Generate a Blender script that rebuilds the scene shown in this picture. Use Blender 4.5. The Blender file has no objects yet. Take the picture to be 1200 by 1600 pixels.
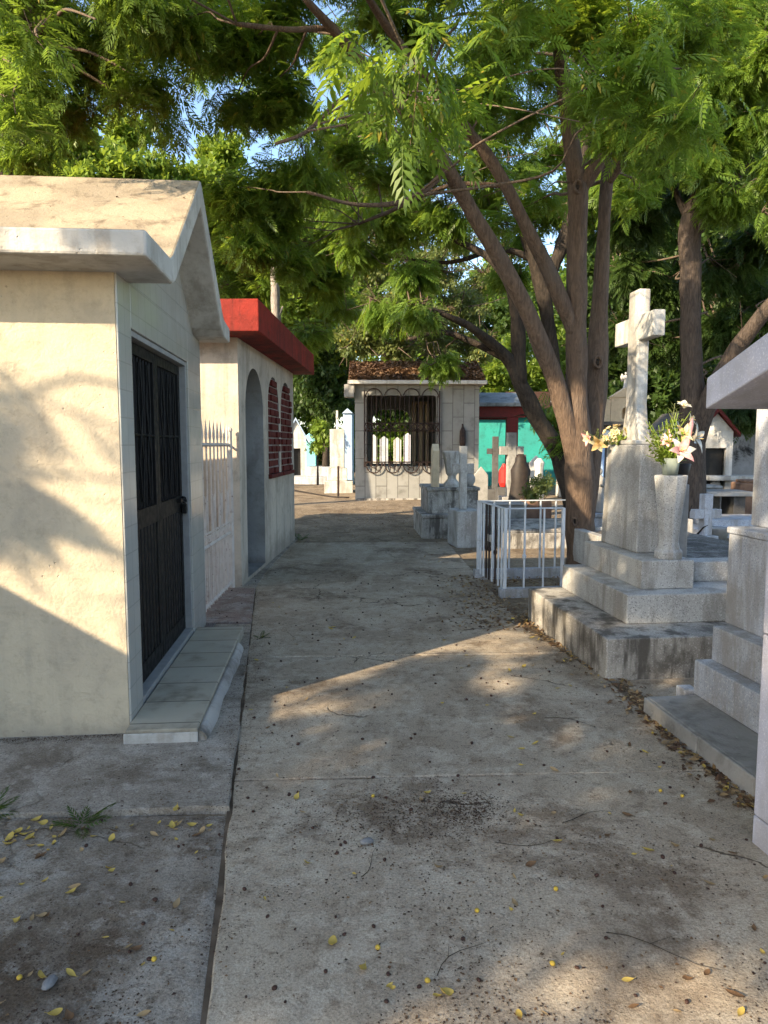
import bpy, math, random
import numpy as np
from mathutils import Vector, Matrix, noise as mnoise
random.seed(7)
rng = np.random.default_rng(11)
C = bpy.context.scene.collection
R = math.radians
SUN_AZ, SUN_EL = 47.0, 25.5        # travel azimuth from +Y towards +X, elevation
SX, SY = math.sin(R(SUN_AZ)) / math.tan(R(SUN_EL)), math.cos(R(SUN_AZ)) / math.tan(R(SUN_EL))

# ---------------------------------------------------------------- measuring helper: photo pixel + distance -> point
FPX, EYE, PITCH = 1109.0, 1.6, math.atan(105 / 1109.0)
def at(px, py, d):
    u = (px - 600) / FPX; v = (800 - py) / FPX
    yc = math.cos(PITCH) + v * math.sin(PITCH); z = -math.sin(PITCH) + v * math.cos(PITCH)
    return Vector((u / yc * d, d, EYE + z / yc * d))

# ---------------------------------------------------------------- mesh builder
class MB:
    def __init__(s): s.v = []; s.f = []; s.m = []
    def add(s, vs, fs, mi=0):
        b = len(s.v); s.v += [tuple(p) for p in vs]
        for f in fs: s.f.append([b + i for i in f]); s.m.append(mi)
    def box(s, x0, x1, y0, y1, z0, z1, mi=0, M=None, taper=0.0):
        t = taper
        vs = [(x0, y0, z0), (x1, y0, z0), (x1, y1, z0), (x0, y1, z0), (x0 + t, y0 + t, z1), (x1 - t, y0 + t, z1), (x1 - t, y1 - t, z1), (x0 + t, y1 - t, z1)]
        if M is not None: vs = [M @ Vector(p) for p in vs]
        s.add(vs, [(3, 2, 1, 0), (4, 5, 6, 7), (0, 1, 5, 4), (1, 2, 6, 5), (2, 3, 7, 6), (3, 0, 4, 7)], mi)
    def prism(s, poly, axis, a0, a1, mi=0, M=None):
        n = len(poly)
        def P(p, a):
            q = {'x': (a, p[0], p[1]), 'y': (p[0], a, p[1]), 'z': (p[0], p[1], a)}[axis]
            return M @ Vector(q) if M is not None else q
        vs = [P(p, a0) for p in poly] + [P(p, a1) for p in poly]
        fs = [list(range(n))[::-1], list(range(n, 2 * n))] + [(i, (i + 1) % n, n + (i + 1) % n, n + i) for i in range(n)]
        s.add(vs, fs, mi)
    def tube(s, pts, rad, n=8, mi=0, cap=True, wob=0.0):
        pts = [Vector(p) for p in pts]
        if not isinstance(rad, (list, tuple)): rad = [rad] * len(pts)
        vs = []; up = Vector((0.13, 0.31, 0.94))
        for i, p in enumerate(pts):
            t = (pts[min(i + 1, len(pts) - 1)] - pts[max(i - 1, 0)])
            t = t.normalized() if t.length > 1e-9 else Vector((0, 0, 1))
            a = t.cross(up if abs(t.dot(up)) < 0.95 else Vector((1, 0, 0))).normalized()
            if i and a.dot(pa) < 0: pass
            if i:
                a = (pa - t * pa.dot(t)); a = a.normalized() if a.length > 1e-6 else t.orthogonal().normalized()
            pa = a; b = t.cross(a)
            for k in range(n):
                an = 2 * math.pi * k / n
                r = rad[i]
                if wob: r *= 1 + wob * mnoise.noise(Vector((p.x * 3 + math.cos(an), p.y * 3 + math.sin(an), p.z * 2.2)))
                vs.append(p + (a * math.cos(an) + b * math.sin(an)) * r)
        fs = []
        for i in range(len(pts) - 1):
            for k in range(n):
                fs.append((i * n + k, i * n + (k + 1) % n, (i + 1) * n + (k + 1) % n, (i + 1) * n + k))
        if cap:
            fs.append(list(range(n))[::-1]); fs.append([(len(pts) - 1) * n + k for k in range(n)])
        s.add(vs, fs, mi)
    def bar(s, a, b, w, mi=0): s.tube([a, b], w * 0.707, 4, mi)
    def lathe(s, prof, c=(0, 0, 0), n=16, mi=0, sx=1, sy=1, ph=0.0):
        vs = []; fs = []
        for r, z in prof:
            for k in range(n):
                an = 2 * math.pi * k / n + ph
                vs.append((c[0] + r * math.cos(an) * sx, c[1] + r * math.sin(an) * sy, c[2] + z))
        for i in range(len(prof) - 1):
            for k in range(n):
                fs.append((i * n + k, i * n + (k + 1) % n, (i + 1) * n + (k + 1) % n, (i + 1) * n + k))
        fs.append(list(range(n))[::-1]); fs.append([(len(prof) - 1) * n + k for k in range(n)])
        s.add(vs, fs, mi)
    def ball(s, c, r, n=10, mi=0, sz=1.0):
        m = max(4, n // 2 + 1)
        s.lathe([(max(1e-4, r * math.sin(math.pi * i / m)), -r * sz * math.cos(math.pi * i / m)) for i in range(m + 1)], c, n, mi)
    def build(s, name, mats, parent=None, bevel=0.0, smooth=False, seg=2):
        me = bpy.data.meshes.new(name); me.from_pydata(s.v, [], s.f)
        if not isinstance(mats, (list, tuple)): mats = [mats]
        for m in mats: me.materials.append(m)
        me.polygons.foreach_set('material_index', s.m)
        if smooth: me.polygons.foreach_set('use_smooth', [True] * len(s.f))
        me.update()
        o = bpy.data.objects.new(name, me); C.objects.link(o)
        if parent is not None: o.parent = parent
        if bevel:
            b = o.modifiers.new('bevel', 'BEVEL'); b.width = bevel; b.segments = seg; b.limit_method = 'ANGLE'; b.angle_limit = R(35)
        return o

def smooth_line(pts, rad, sub=5):
    P = [Vector(p) for p in pts]; P = [P[0] * 2 - P[1]] + P + [P[-1] * 2 - P[-2]]
    r = [rad[0]] + list(rad) + [rad[-1]]; out = []; ro = []
    for i in range(1, len(P) - 2):
        for k in range(sub):
            t = k / sub; a, b, c, d = P[i - 1:i + 3]
            out.append(0.5 * ((2 * b) + (c - a) * t + (2 * a - 5 * b + 4 * c - d) * t * t + (3 * b - a - 3 * c + d) * t ** 3))
            ro.append(r[i] * (1 - t) + r[i + 1] * t)
    out.append(P[-2]); ro.append(r[-2]); return out, ro

def tag(o, label=None, cat=None, group=None, kind=None):
    if label: o['label'] = label
    if cat: o['category'] = cat
    if group: o['group'] = group
    if kind: o['kind'] = kind
    return o
def thing(name, label, cat, loc=(0, 0, 0), rz=0.0, group=None):
    o = bpy.data.objects.new(name, None); C.objects.link(o); o.empty_display_size = 0.2
    o.location = loc; o.rotation_euler = (0, 0, R(rz)); return tag(o, label, cat, group)

# wall sheet with openings: u along, v up, w depth (0 front, th back); openings (ua, ub, vbot, top(u))
def wall_open(mb, P, u0, u1, v0, v1, th, ops, mi=0, rev=0, n=18):
    us = [u0]
    def quad(a, b, c, d, m): mb.add([P(*a), P(*b), P(*c), P(*d)], [(0, 1, 2, 3)], m)
    cur = u0
    def full(a, b, lo, hi):
        if b - a < 1e-6: return
        lo0, lo1 = lo if isinstance(lo, tuple) else (lo, lo)
        quad((a, lo0, 0), (b, lo1, 0), (b, hi, 0), (a, hi, 0), mi); quad((b, lo1, th), (a, lo0, th), (a, hi, th), (b, hi, th), mi)
    for ua, ub, vb, top in ops:
        full(cur, ua, v0, v1)
        if vb > v0 + 1e-6:
            full(ua, ub, v0, vb); quad((ua, vb, 0), (ub, vb, 0), (ub, vb, th), (ua, vb, th), rev)
        tl = [ua + (ub - ua) * (0.5 - 0.5 * math.cos(math.pi * i / n)) for i in range(n + 1)]
        for a, b in zip(tl[:-1], tl[1:]):
            ta, tb = top(a), top(b)
            full(a, b, (ta, tb), v1); quad((b, tb, 0), (a, ta, 0), (a, ta, th), (b, tb, th), rev)
        quad((ua, vb, 0), (ua, vb, th), (ua, top(ua), th), (ua, top(ua), 0), rev)
        quad((ub, vb, th), (ub, vb, 0), (ub, top(ub), 0), (ub, top(ub), th), rev)
        cur = ub
    full(cur, u1, v0, v1)
    quad((u0, v0, th), (u0, v0, 0), (u0, v1, 0), (u0, v1, th), mi); quad((u1, v0, 0), (u1, v0, th), (u1, v1, th), (u1, v1, 0), mi)
    quad((u0, v1, 0), (u1, v1, 0), (u1, v1, th), (u0, v1, th), mi)
def arch(ua, ub, spring, rise=None):
    c, h = (ua + ub) / 2, (ub - ua) / 2; rr = h if rise is None else rise
    return lambda u: spring + rr * math.sqrt(max(0.0, 1 - ((u - c) / h) ** 2))
def roundtop(ua, ub, top, r):
    def f(u):
        e = min(u - ua, ub - u)
        return top if e >= r else top - r + math.sqrt(max(0.0, r * r - (r - e) ** 2))
    return f

# ---------------------------------------------------------------- materials
class NT:
    def __init__(s, name):
        s.mat = bpy.data.materials.new(name); s.mat.use_nodes = True
        s.t = s.mat.node_tree; s.n = s.t.nodes; s.L = s.t.links
        s.b = s.n['Principled BSDF']; s.co = s.n.new('ShaderNodeTexCoord').outputs['Object']
    def lk(s, a, b):
        if hasattr(a, 'links'): s.L.new(a, b)
        else: b.default_value = a
    def noise(s, scale, det=4, rough=0.55, dist=0.0, co=None, out='Fac'):
        n = s.n.new('ShaderNodeTexNoise'); s.L.new(co or s.co, n.inputs['Vector'])
        n.inputs['Scale'].default_value = scale; n.inputs['Detail'].default_value = det
        n.inputs['Roughness'].default_value = rough; n.inputs['Distortion'].default_value = dist
        return n.outputs[out]
    def voro(s, scale, feature='F1', co=None, out='Distance', rnd=1.0):
        n = s.n.new('ShaderNodeTexVoronoi'); n.feature = feature; s.L.new(co or s.co, n.inputs['Vector'])
        n.inputs['Scale'].default_value = scale; n.inputs['Randomness'].default_value = rnd; return n.outputs[out]
    def ramp(s, x, a, b, lo=0.0, hi=1.0):
        n = s.n.new('ShaderNodeMapRange'); s.lk(x, n.inputs['Value'])
        n.inputs['From Min'].default_value = a; n.inputs['From Max'].default_value = b
        n.inputs['To Min'].default_value = lo; n.inputs['To Max'].default_value = hi; n.interpolation_type = 'SMOOTHSTEP'
        return n.outputs[0]
    def math(s, op, a, b=0.0):
        n = s.n.new('ShaderNodeMath'); n.operation = op; s.lk(a, n.inputs[0]); s.lk(b, n.inputs[1]); return n.outputs[0]
    def mix(s, f, a, b, mode='MIX'):
        n = s.n.new('ShaderNodeMix'); n.data_type = 'RGBA'; n.blend_type = mode; n.clamp_factor = True
        s.lk(f, n.inputs[0]); s.lk(a if hasattr(a, 'links') else (*a, 1), n.inputs[6]); s.lk(b if hasattr(b, 'links') else (*b, 1), n.inputs[7])
        return n.outputs[2]
    def mapv(s, sc=(1, 1, 1), loc=(0, 0, 0), rot=(0, 0, 0), co=None):
        n = s.n.new('ShaderNodeMapping'); s.L.new(co or s.co, n.inputs[0])
        n.inputs['Scale'].default_value = sc; n.inputs['Location'].default_value = loc; n.inputs['Rotation'].default_value = rot; return n.outputs[0]
    def axes(s, a, b, co=None):
        sp = s.n.new('ShaderNodeSeparateXYZ'); s.L.new(co or s.co, sp.inputs[0]); cb = s.n.new('ShaderNodeCombineXYZ')
        for i, k in enumerate((a, b)): s.L.new(sp.outputs['XYZ'.index(k)], cb.inputs[i])
        return cb.outputs[0]
    def bump(s, h, st, dist=0.01, prev=None):
        n = s.n.new('ShaderNodeBump'); s.lk(h, n.inputs['Height']); n.inputs['Strength'].default_value = st
        n.inputs['Distance'].default_value = dist
        if prev: s.L.new(prev, n.inputs['Normal'])
        return n.outputs[0]
    def done(s, col, rough=0.85, nrm=None, spec=0.3, metal=0.0):
        s.lk(col if hasattr(col, 'links') else (*col, 1), s.b.inputs['Base Color']); s.lk(rough, s.b.inputs['Roughness'])
        s.b.inputs['Specular IOR Level'].default_value = spec; s.b.inputs['Metallic'].default_value = metal
        if nrm: s.L.new(nrm, s.b.inputs['Normal'])
        return s.mat

def plaster(name, a, b, stain=(0.2, 0.17, 0.13), sa=0.4, lump=0.5, sc=1.0, rough=0.9, streak=0.0, grain=0.25, bot=None):
    m = NT(name); c = m.mix(m.ramp(m.noise(1.3 * sc, 6, 0.6), 0.40, 0.60), a, b)
    c = m.mix(m.math('MULTIPLY', m.ramp(m.noise(3.1 * sc, 9, 0.70, 0.4), 0.50, 0.66), sa), c, stain)
    if streak: c = m.mix(m.math('MULTIPLY', m.ramp(m.noise(1.0, 5, 0.6, co=m.mapv((7, 7, 0.55))), 0.48, 0.64), streak), c, stain)
    if bot:                                                     # splashed dirt along the foot, ragged edge
        sp = m.n.new('ShaderNodeSeparateXYZ'); m.L.new(m.co, sp.inputs[0])
        h = m.math('ADD', sp.outputs[2], m.math('MULTIPLY', m.noise(2.2, 6, 0.7), -bot * 1.6))
        c = m.mix(m.ramp(h, -bot * 0.9, -bot * 0.1, 0.75, 0.0), c, stain)
    c = m.mix(m.ramp(m.noise(11, 8, 0.75), 0.48, 0.66, 0, grain), c, (0.45, 0.42, 0.38), 'MULTIPLY')
    h = m.math('ADD', m.math('MULTIPLY', m.noise(9, 6, 0.6, 0.5), lump), m.math('MULTIPLY', m.noise(60, 4), 0.25))
    pit = m.ramp(m.voro(22), 0.0, 0.16, -0.5, 0.0)
    h = m.math('ADD', h, m.math('MULTIPLY', pit, m.ramp(m.noise(4), 0.5, 0.65)))
    return m.done(c, rough, m.bump(h, 0.8, 0.018))
def terrazzo(name, a, b, dark=(0.12, 0.12, 0.12), stain=(0.16, 0.15, 0.13), sa=0.5, rough=0.7, chip=0.5, seam=None, sc=170):
    m = NT(name); c = m.mix(m.ramp(m.noise(2.5, 6, 0.6), 0.40, 0.60), a, b)
    k = m.ramp(m.noise(sc, 2), 0.56, 0.66, 0, chip); c = m.mix(k, c, dark)
    c = m.mix(m.ramp(m.noise(sc * 0.8, 2, co=m.mapv(loc=(3, 1, 2))), 0.58, 0.66, 0, 0.5), c, (0.75, 0.74, 0.72))
    c = m.mix(m.math('MULTIPLY', m.ramp(m.noise(1.0, 6, 0.65, co=m.mapv((6, 6, 1.0))), 0.46, 0.62), sa), c, stain)
    c = m.mix(m.math('MULTIPLY', m.ramp(m.noise(4, 9, 0.72), 0.49, 0.64), sa * 0.8), c, stain)
    h = m.math('ADD', m.noise(45, 5, 0.6), m.math('MULTIPLY', m.noise(7, 4), 0.8))
    return m.done(c, rough, m.bump(h, 0.35, 0.006))
def tiles(name, col, col2, mortar, ax, w, h, loc=(0, 0, 0), off=0.0, ms=0.006, rough=0.25, stain=(0.3, 0.27, 0.22), sa=0.2, bstr=0.4, spec=0.5):
    m = NT(name); v = m.mapv(loc=loc, co=m.axes(*ax))
    n = m.n.new('ShaderNodeTexBrick'); m.L.new(v, n.inputs['Vector']); n.offset = off; n.inputs['Scale'].default_value = 1
    n.inputs['Brick Width'].default_value = w; n.inputs['Row Height'].default_value = h; n.inputs['Mortar Size'].default_value = ms
    n.inputs['Mortar Smooth'].default_value = 0.2
    n.inputs['Color1'].default_value = (*col, 1); n.inputs['Color2'].default_value = (*col2, 1); n.inputs['Mortar'].default_value = (*mortar, 1)
    c = m.mix(m.math('MULTIPLY', m.ramp(m.noise(2.4, 7, 0.65), 0.48, 0.75), sa), n.outputs['Color'], stain)
    h = m.math('ADD', m.math('MULTIPLY', n.outputs['Fac'], -1.0), m.math('MULTIPLY', m.noise(6, 3), 0.25))
    return m.done(c, m.ramp(m.noise(5, 5), 0.3, 0.7, rough * 0.8, rough * 1.4 + 0.05), m.bump(h, bstr, 0.004), spec)
def metal(name, a, b, rough=0.5, rust=0.2, rustc=(0.12, 0.05, 0.025), met=0.0):
    m = NT(name); c = m.mix(m.ramp(m.noise(9, 5), 0.35, 0.7), a, b)
    c = m.mix(m.ramp(m.noise(14, 6, 0.7), 0.62 - rust * 0.2, 0.72, 0, min(1, rust * 3)), c, rustc)
    return m.done(c, m.ramp(m.noise(20), 0.3, 0.7, rust * 0.2 + rough * 0.8, rough * 1.2), m.bump(m.noise(40, 4), 0.2, 0.004), 0.2, met)
def plain(name, a, b, rough=0.7, sc=12, spec=0.3, bst=0.2):
    m = NT(name); return m.done(m.mix(m.ramp(m.noise(sc, 5), 0.3, 0.7), a, b), rough, m.bump(m.noise(sc * 4, 4), bst, 0.004), spec)
def leafmat(name, a, b, c2, trans, tw=0.4, rough=0.45, yellow=0.0):
    m = NT(name); g = m.n.new('ShaderNodeNewGeometry').outputs['Random Per Island']
    col = m.mix(g, a, b); col = m.mix(m.ramp(m.noise(0.9, 3), 0.4, 0.65), col, c2)
    if yellow: col = m.mix(m.ramp(g, 1 - yellow, 1 - yellow + 0.01), col, (0.34, 0.27, 0.04))
    m.done(col, rough, spec=0.35)
    t = m.n.new('ShaderNodeBsdfTranslucent'); m.L.new(m.mix(g, trans, tuple(x * 0.7 for x in trans)), t.inputs[0])
    x = m.n.new('ShaderNodeMixShader'); x.inputs[0].default_value = tw
    m.L.new(m.b.outputs[0], x.inputs[1]); m.L.new(t.outputs[0], x.inputs[2]); m.L.new(x.outputs[0], m.n['Material Output'].inputs[0])
    return m.mat
def barkmat(name, a, b, c3, sc=1.0, st=0.8):
    m = NT(name); v = m.mapv((9 * sc, 9 * sc, 1.7 * sc))
    f = m.noise(2.2, 8, 0.65, 1.2, co=v); c = m.mix(m.ramp(f, 0.35, 0.65), a, b)
    c = m.mix(m.ramp(m.noise(1.7, 5), 0.5, 0.72, 0, 0.7), c, c3)
    h = m.math('ADD', f, m.math('MULTIPLY', m.voro(3.2, 'DISTANCE_TO_EDGE', co=v), 0.7))
    return m.done(c, 0.9, m.bump(h, st, 0.03), 0.2)
def groundmat(name, a, b, dirt, da=0.6, grit=0.5, crack=0.8, rough=0.95, bst=0.5, wear=(0.42, 0.40, 0.37)):
    m = NT(name)
    c = m.mix(m.ramp(m.noise(0.8, 7, 0.62), 0.40, 0.60), a, b)
    c = m.mix(m.math('MULTIPLY', m.ramp(m.noise(3.3, 9, 0.72, 0.8), 0.47, 0.60), 0.65), c, wear)
    c = m.mix(m.math('MULTIPLY', m.ramp(m.noise(1.0, 5, 0.6, 0.3, co=m.mapv((1.6, 0.5, 1), (2, 7, 0))), 0.5, 0.64), da * 0.6), c, dirt)
    c = m.mix(m.math('MULTIPLY', m.ramp(m.noise(1.15, 10, 0.74, 0.3, co=m.mapv(loc=(4, 2, 0))), 0.51, 0.62), da), c, dirt)
    c = m.mix(m.math('MULTIPLY', m.ramp(m.noise(16, 9, 0.78), 0.51, 0.62), da * 0.75), c, dirt)
    c = m.mix(m.math('MULTIPLY', m.ramp(m.noise(9, 9, 0.75, co=m.mapv(loc=(1, 5, 0))), 0.53, 0.63), 0.5), c, wear)
    sp = m.ramp(m.voro(70), 0.10, 0.24, 1, 0)
    c = m.mix(m.math('MULTIPLY', sp, m.ramp(m.noise(4, 7, 0.72), 0.47, 0.56, 0, grit)), c, tuple(x * 0.45 for x in dirt))
    c = m.mix(m.ramp(m.noise(110, 4, 0.8), 0.4, 0.65, 0, 0.55), c, (0.3, 0.28, 0.26), 'MULTIPLY')
    w = m.n.new('ShaderNodeVectorMath'); w.operation = 'ADD'
    nz = m.n.new('ShaderNodeTexNoise'); nz.inputs['Scale'].default_value = 2.2; nz.inputs['Detail'].default_value = 7; m.L.new(m.co, nz.inputs['Vector'])
    sc = m.n.new('ShaderNodeVectorMath'); sc.operation = 'SCALE'; sc.inputs[3].default_value = 0.55; m.L.new(nz.outputs['Color'], sc.inputs[0])
    m.L.new(m.co, w.inputs[0]); m.L.new(sc.outputs[0], w.inputs[1])
    ed = m.voro(0.55, 'DISTANCE_TO_EDGE', co=w.outputs[0])
    ck = m.math('MULTIPLY', m.ramp(ed, 0.001, 0.006, 1, 0), m.ramp(m.noise(0.9, 3), 0.545, 0.58, 0, crack))
    c = m.mix(ck, c, tuple(x * 0.35 for x in dirt))
    h = m.math('ADD', m.math('MULTIPLY', m.noise(7, 8, 0.7), 1.2), m.math('MULTIPLY', m.noise(75, 5, 0.7), 0.5))
    h = m.math('ADD', h, m.math('MULTIPLY', ck, -1.0))
    return m.done(c, rough, m.bump(h, bst, 0.02), 0.2)

M = {}
M['wall_cream'] = plaster('cream_plaster', (0.56, 0.475, 0.34), (0.49, 0.415, 0.305), (0.33, 0.285, 0.22), 0.4, 0.8, streak=0.2, bot=0.25, grain=0.25)
M['roof_plaster'] = plaster('roof_plaster', (0.36, 0.30, 0.215), (0.27, 0.225, 0.165), (0.12, 0.092, 0.065), 0.75, 0.6, 1.6)
M['white_paint'] = plaster('white_paint', (0.56, 0.545, 0.505), (0.47, 0.455, 0.42), (0.25, 0.215, 0.17), 0.4, 0.2, streak=0.45, grain=0.25)
M['tile_cream'] = tiles('cream_tile', (0.43, 0.42, 0.375), (0.41, 0.40, 0.36), (0.345, 0.335, 0.30), 'YZ', 0.152, 0.148, (0.02, 0.03, 0), ms=0.0035, rough=0.14, sa=0.3, bstr=0.3)
M['tile_step'] = tiles('step_tile', (0.37, 0.335, 0.26), (0.40, 0.365, 0.29), (0.12, 0.105, 0.08), 'XY', 0.43, 0.33, (0.0, 0.05, 0), rough=0.75, stain=(0.15, 0.125, 0.09), sa=1.0, spec=0.25)
M['mortar'] = plaster('mortar', (0.44, 0.42, 0.38), (0.36, 0.34, 0.31), (0.15, 0.13, 0.11), 0.6, 0.9)
M['joint'] = plain('joint_dirt', (0.15, 0.115, 0.082), (0.075, 0.056, 0.04), 0.95, 9, 0.1, 0.8)
M['black_metal'] = metal('black_door_paint', (0.004, 0.0045, 0.005), (0.007, 0.007, 0.0075), 0.5, 0.03, (0.015, 0.013, 0.011))
M['jamb'] = plain('grey_jamb_paint', (0.25, 0.25, 0.245), (0.31, 0.31, 0.30), 0.65)
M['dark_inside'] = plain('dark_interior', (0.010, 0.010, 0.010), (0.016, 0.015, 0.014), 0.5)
M['fence_white'] = metal('chalky_white_paint', (0.62, 0.565, 0.51), (0.52, 0.46, 0.41), 0.75, 0.3, (0.22, 0.13, 0.09))
M['red_wall'] = plaster('beige_stained_plaster', (0.56, 0.49, 0.40), (0.47, 0.41, 0.34), (0.24, 0.21, 0.17), 0.5, 0.5, 0.9, streak=0.45, bot=0.55)
M['red_paint'] = plaster('red_paint', (0.27, 0.024, 0.015), (0.19, 0.018, 0.012), (0.075, 0.012, 0.010), 0.8, 0.5, streak=0.6, rough=0.8, grain=0.5)
M['grey_render'] = plaster('grey_render', (0.36, 0.36, 0.35), (0.29, 0.29, 0.28), (0.15, 0.14, 0.13), 0.4, 0.4, bot=0.3)
M['brick'] = plain('red_brick', (0.13, 0.022, 0.017), (0.075, 0.014, 0.012), 0.9, 14, bst=0.8)
M['brick_mortar'] = plain('brick_mortar', (0.34, 0.27, 0.24), (0.22, 0.17, 0.15), 0.9, 10, bst=0.5)
M['kiosk_tile'] = tiles('kiosk_tile', (0.25, 0.25, 0.235), (0.215, 0.215, 0.20), (0.10, 0.098, 0.09), 'ZX', 0.80, 0.318, (0.0, 0.03, 0), 0.5, 0.010, 0.65, stain=(0.11, 0.105, 0.095), sa=0.8, bstr=1.0)
M['iron'] = metal('wrought_iron', (0.025, 0.018, 0.016), (0.05, 0.03, 0.024), 0.6, 0.25, (0.09, 0.04, 0.025))
M['terrazzo'] = terrazzo('terrazzo', (0.455, 0.455, 0.435), (0.365, 0.36, 0.345), (0.13, 0.13, 0.135), (0.20, 0.185, 0.16), 0.6, chip=0.8, sc=110)
M['cross_stone'] = terrazzo('white_stone', (0.50, 0.495, 0.465), (0.405, 0.40, 0.375), (0.25, 0.24, 0.24), (0.23, 0.21, 0.18), 0.7, chip=0.45, sc=110)
M['dirty_concrete'] = terrazzo('dirty_terrazzo', (0.40, 0.38, 0.34), (0.29, 0.27, 0.24), (0.11, 0.105, 0.10), (0.07, 0.063, 0.054), 0.9, chip=0.5, sc=110)
M['blue_grey'] = terrazzo('bluish_terrazzo', (0.44, 0.46, 0.50), (0.35, 0.37, 0.41), (0.14, 0.16, 0.20), (0.24, 0.225, 0.20), 0.65, chip=0.7, sc=110)
M['lavender'] = terrazzo('pale_lavender_paint', (0.50, 0.49, 0.545), (0.43, 0.425, 0.48), (0.26, 0.26, 0.29), (0.30, 0.275, 0.26), 0.45, chip=0.3)
M['concrete'] = groundmat('old_concrete', (0.48, 0.405, 0.305), (0.375, 0.308, 0.228), (0.145, 0.10, 0.064), 0.65, 0.9, 0.8, wear=(0.56, 0.49, 0.385))
M['apron'] = groundmat('apron_concrete', (0.37, 0.33, 0.275), (0.29, 0.255, 0.21), (0.12, 0.09, 0.062), 0.6, 0.9, 0.35, wear=(0.47, 0.43, 0.37))
M['pink_floor'] = groundmat('pink_concrete', (0.34, 0.26, 0.22), (0.27, 0.21, 0.18), (0.12, 0.09, 0.07), 0.5)
M['rough_concrete'] = groundmat('broken_concrete', (0.40, 0.35, 0.285), (0.27, 0.225, 0.175), (0.125, 0.088, 0.057), 0.85, 0.95, 0.3, bst=1.0, wear=(0.49, 0.45, 0.39))
M['dirt'] = groundmat('dirt', (0.30, 0.235, 0.16), (0.22, 0.17, 0.115), (0.09, 0.06, 0.04), 0.6, 0.9, 0.0, bst=0.8, wear=(0.40, 0.32, 0.22))
M['gravel'] = groundmat('gravel_bed', (0.22, 0.20, 0.18), (0.15, 0.135, 0.12), (0.05, 0.045, 0.04), 0.7, 1.0, 0.0, bst=1.0)
M['bark'] = barkmat('bark', (0.085, 0.058, 0.042), (0.15, 0.104, 0.073), (0.12, 0.096, 0.078), 1.5, 0.6)
M['bark_grey'] = barkmat('grey_brown_bark', (0.05, 0.038, 0.03), (0.105, 0.08, 0.063), (0.085, 0.068, 0.055), 1.2)
M['bark_dark'] = barkmat('dark_bark', (0.022, 0.018, 0.015), (0.055, 0.043, 0.033), (0.075, 0.057, 0.04), 0.9)
M['dead_wood'] = barkmat('dead_wood', (0.22, 0.19, 0.16), (0.34, 0.30, 0.26), (0.12, 0.10, 0.085), 1.3)
M['twig'] = barkmat('twig_bark', (0.10, 0.075, 0.055), (0.17, 0.125, 0.09), (0.13, 0.1, 0.08))
M['leaf_neem'] = leafmat('neem_leaf', (0.062, 0.12, 0.018), (0.135, 0.21, 0.03), (0.08, 0.15, 0.022), (0.38, 0.52, 0.045), 0.47, yellow=0.03)
M['leaf_bright'] = leafmat('bright_leaf', (0.14, 0.215, 0.03), (0.22, 0.30, 0.045), (0.10, 0.175, 0.026), (0.40, 0.52, 0.055), 0.45)
M['leaf_olive'] = leafmat('olive_leaf', (0.10, 0.13, 0.04), (0.17, 0.20, 0.06), (0.085, 0.12, 0.036), (0.30, 0.36, 0.07), 0.40, yellow=0.03)
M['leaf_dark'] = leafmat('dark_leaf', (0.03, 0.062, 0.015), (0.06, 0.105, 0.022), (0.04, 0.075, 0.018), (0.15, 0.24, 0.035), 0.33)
M['leaf_mid'] = leafmat('mid_leaf', (0.08, 0.145, 0.024), (0.145, 0.225, 0.036), (0.10, 0.175, 0.028), (0.35, 0.50, 0.05), 0.44)
M['litter_y'] = leafmat('yellow_dry_leaf', (0.48, 0.33, 0.055), (0.60, 0.45, 0.10), (0.42, 0.30, 0.10), (0.5, 0.36, 0.07), 0.15, 0.6)
M['litter_t'] = leafmat('tan_dry_leaf', (0.34, 0.23, 0.11), (0.44, 0.32, 0.17), (0.26, 0.17, 0.08), (0.3, 0.2, 0.08), 0.12, 0.7)
M['litter_b'] = leafmat('brown_dry_leaf', (0.13, 0.07, 0.035), (0.22, 0.13, 0.06), (0.09, 0.05, 0.03), (0.15, 0.08, 0.03), 0.1, 0.8)
M['berry'] = plain('dark_berry', (0.035, 0.016, 0.012), (0.06, 0.03, 0.02), 0.6, 60)
M['berry_y'] = plain('yellow_berry', (0.58, 0.40, 0.05), (0.46, 0.30, 0.05), 0.45, 60)
M['pebble'] = plain('pebble_grey', (0.22, 0.22, 0.22), (0.15, 0.15, 0.15), 0.9, 30, bst=0.6)
M['debris'] = plain('dark_debris', (0.045, 0.03, 0.02), (0.08, 0.055, 0.035), 0.9, 30)
M['teal'] = plaster('teal_paint', (0.032, 0.30, 0.255), (0.036, 0.26, 0.225), (0.02, 0.12, 0.105), 0.5, 0.2)
M['dark_red'] = plain('dark_red_paint', (0.15, 0.014, 0.012), (0.10, 0.01, 0.01), 0.55)
M['roof_grey'] = plaster('grey_roof', (0.25, 0.27, 0.27), (0.18, 0.20, 0.20), (0.07, 0.07, 0.06), 0.6, 0.6)
M['clay'] = tiles('clay_roof_tile', (0.45, 0.18, 0.08), (0.38, 0.14, 0.06), (0.12, 0.05, 0.03), 'XY', 0.2, 0.3, rough=0.8, bstr=1.0, spec=0.2)
M['white_stone2'] = plaster('whitewash', (0.58, 0.57, 0.54), (0.48, 0.47, 0.44), (0.22, 0.20, 0.17), 0.5, 0.3, streak=0.4)
M['blue_paint'] = plaster('pale_blue_paint', (0.30, 0.42, 0.60), (0.36, 0.47, 0.62), (0.2, 0.25, 0.32), 0.3, 0.2)
M['aqua'] = plaster('aqua_paint', (0.22, 0.58, 0.62), (0.26, 0.60, 0.64), (0.15, 0.35, 0.36), 0.3, 0.2)
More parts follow.
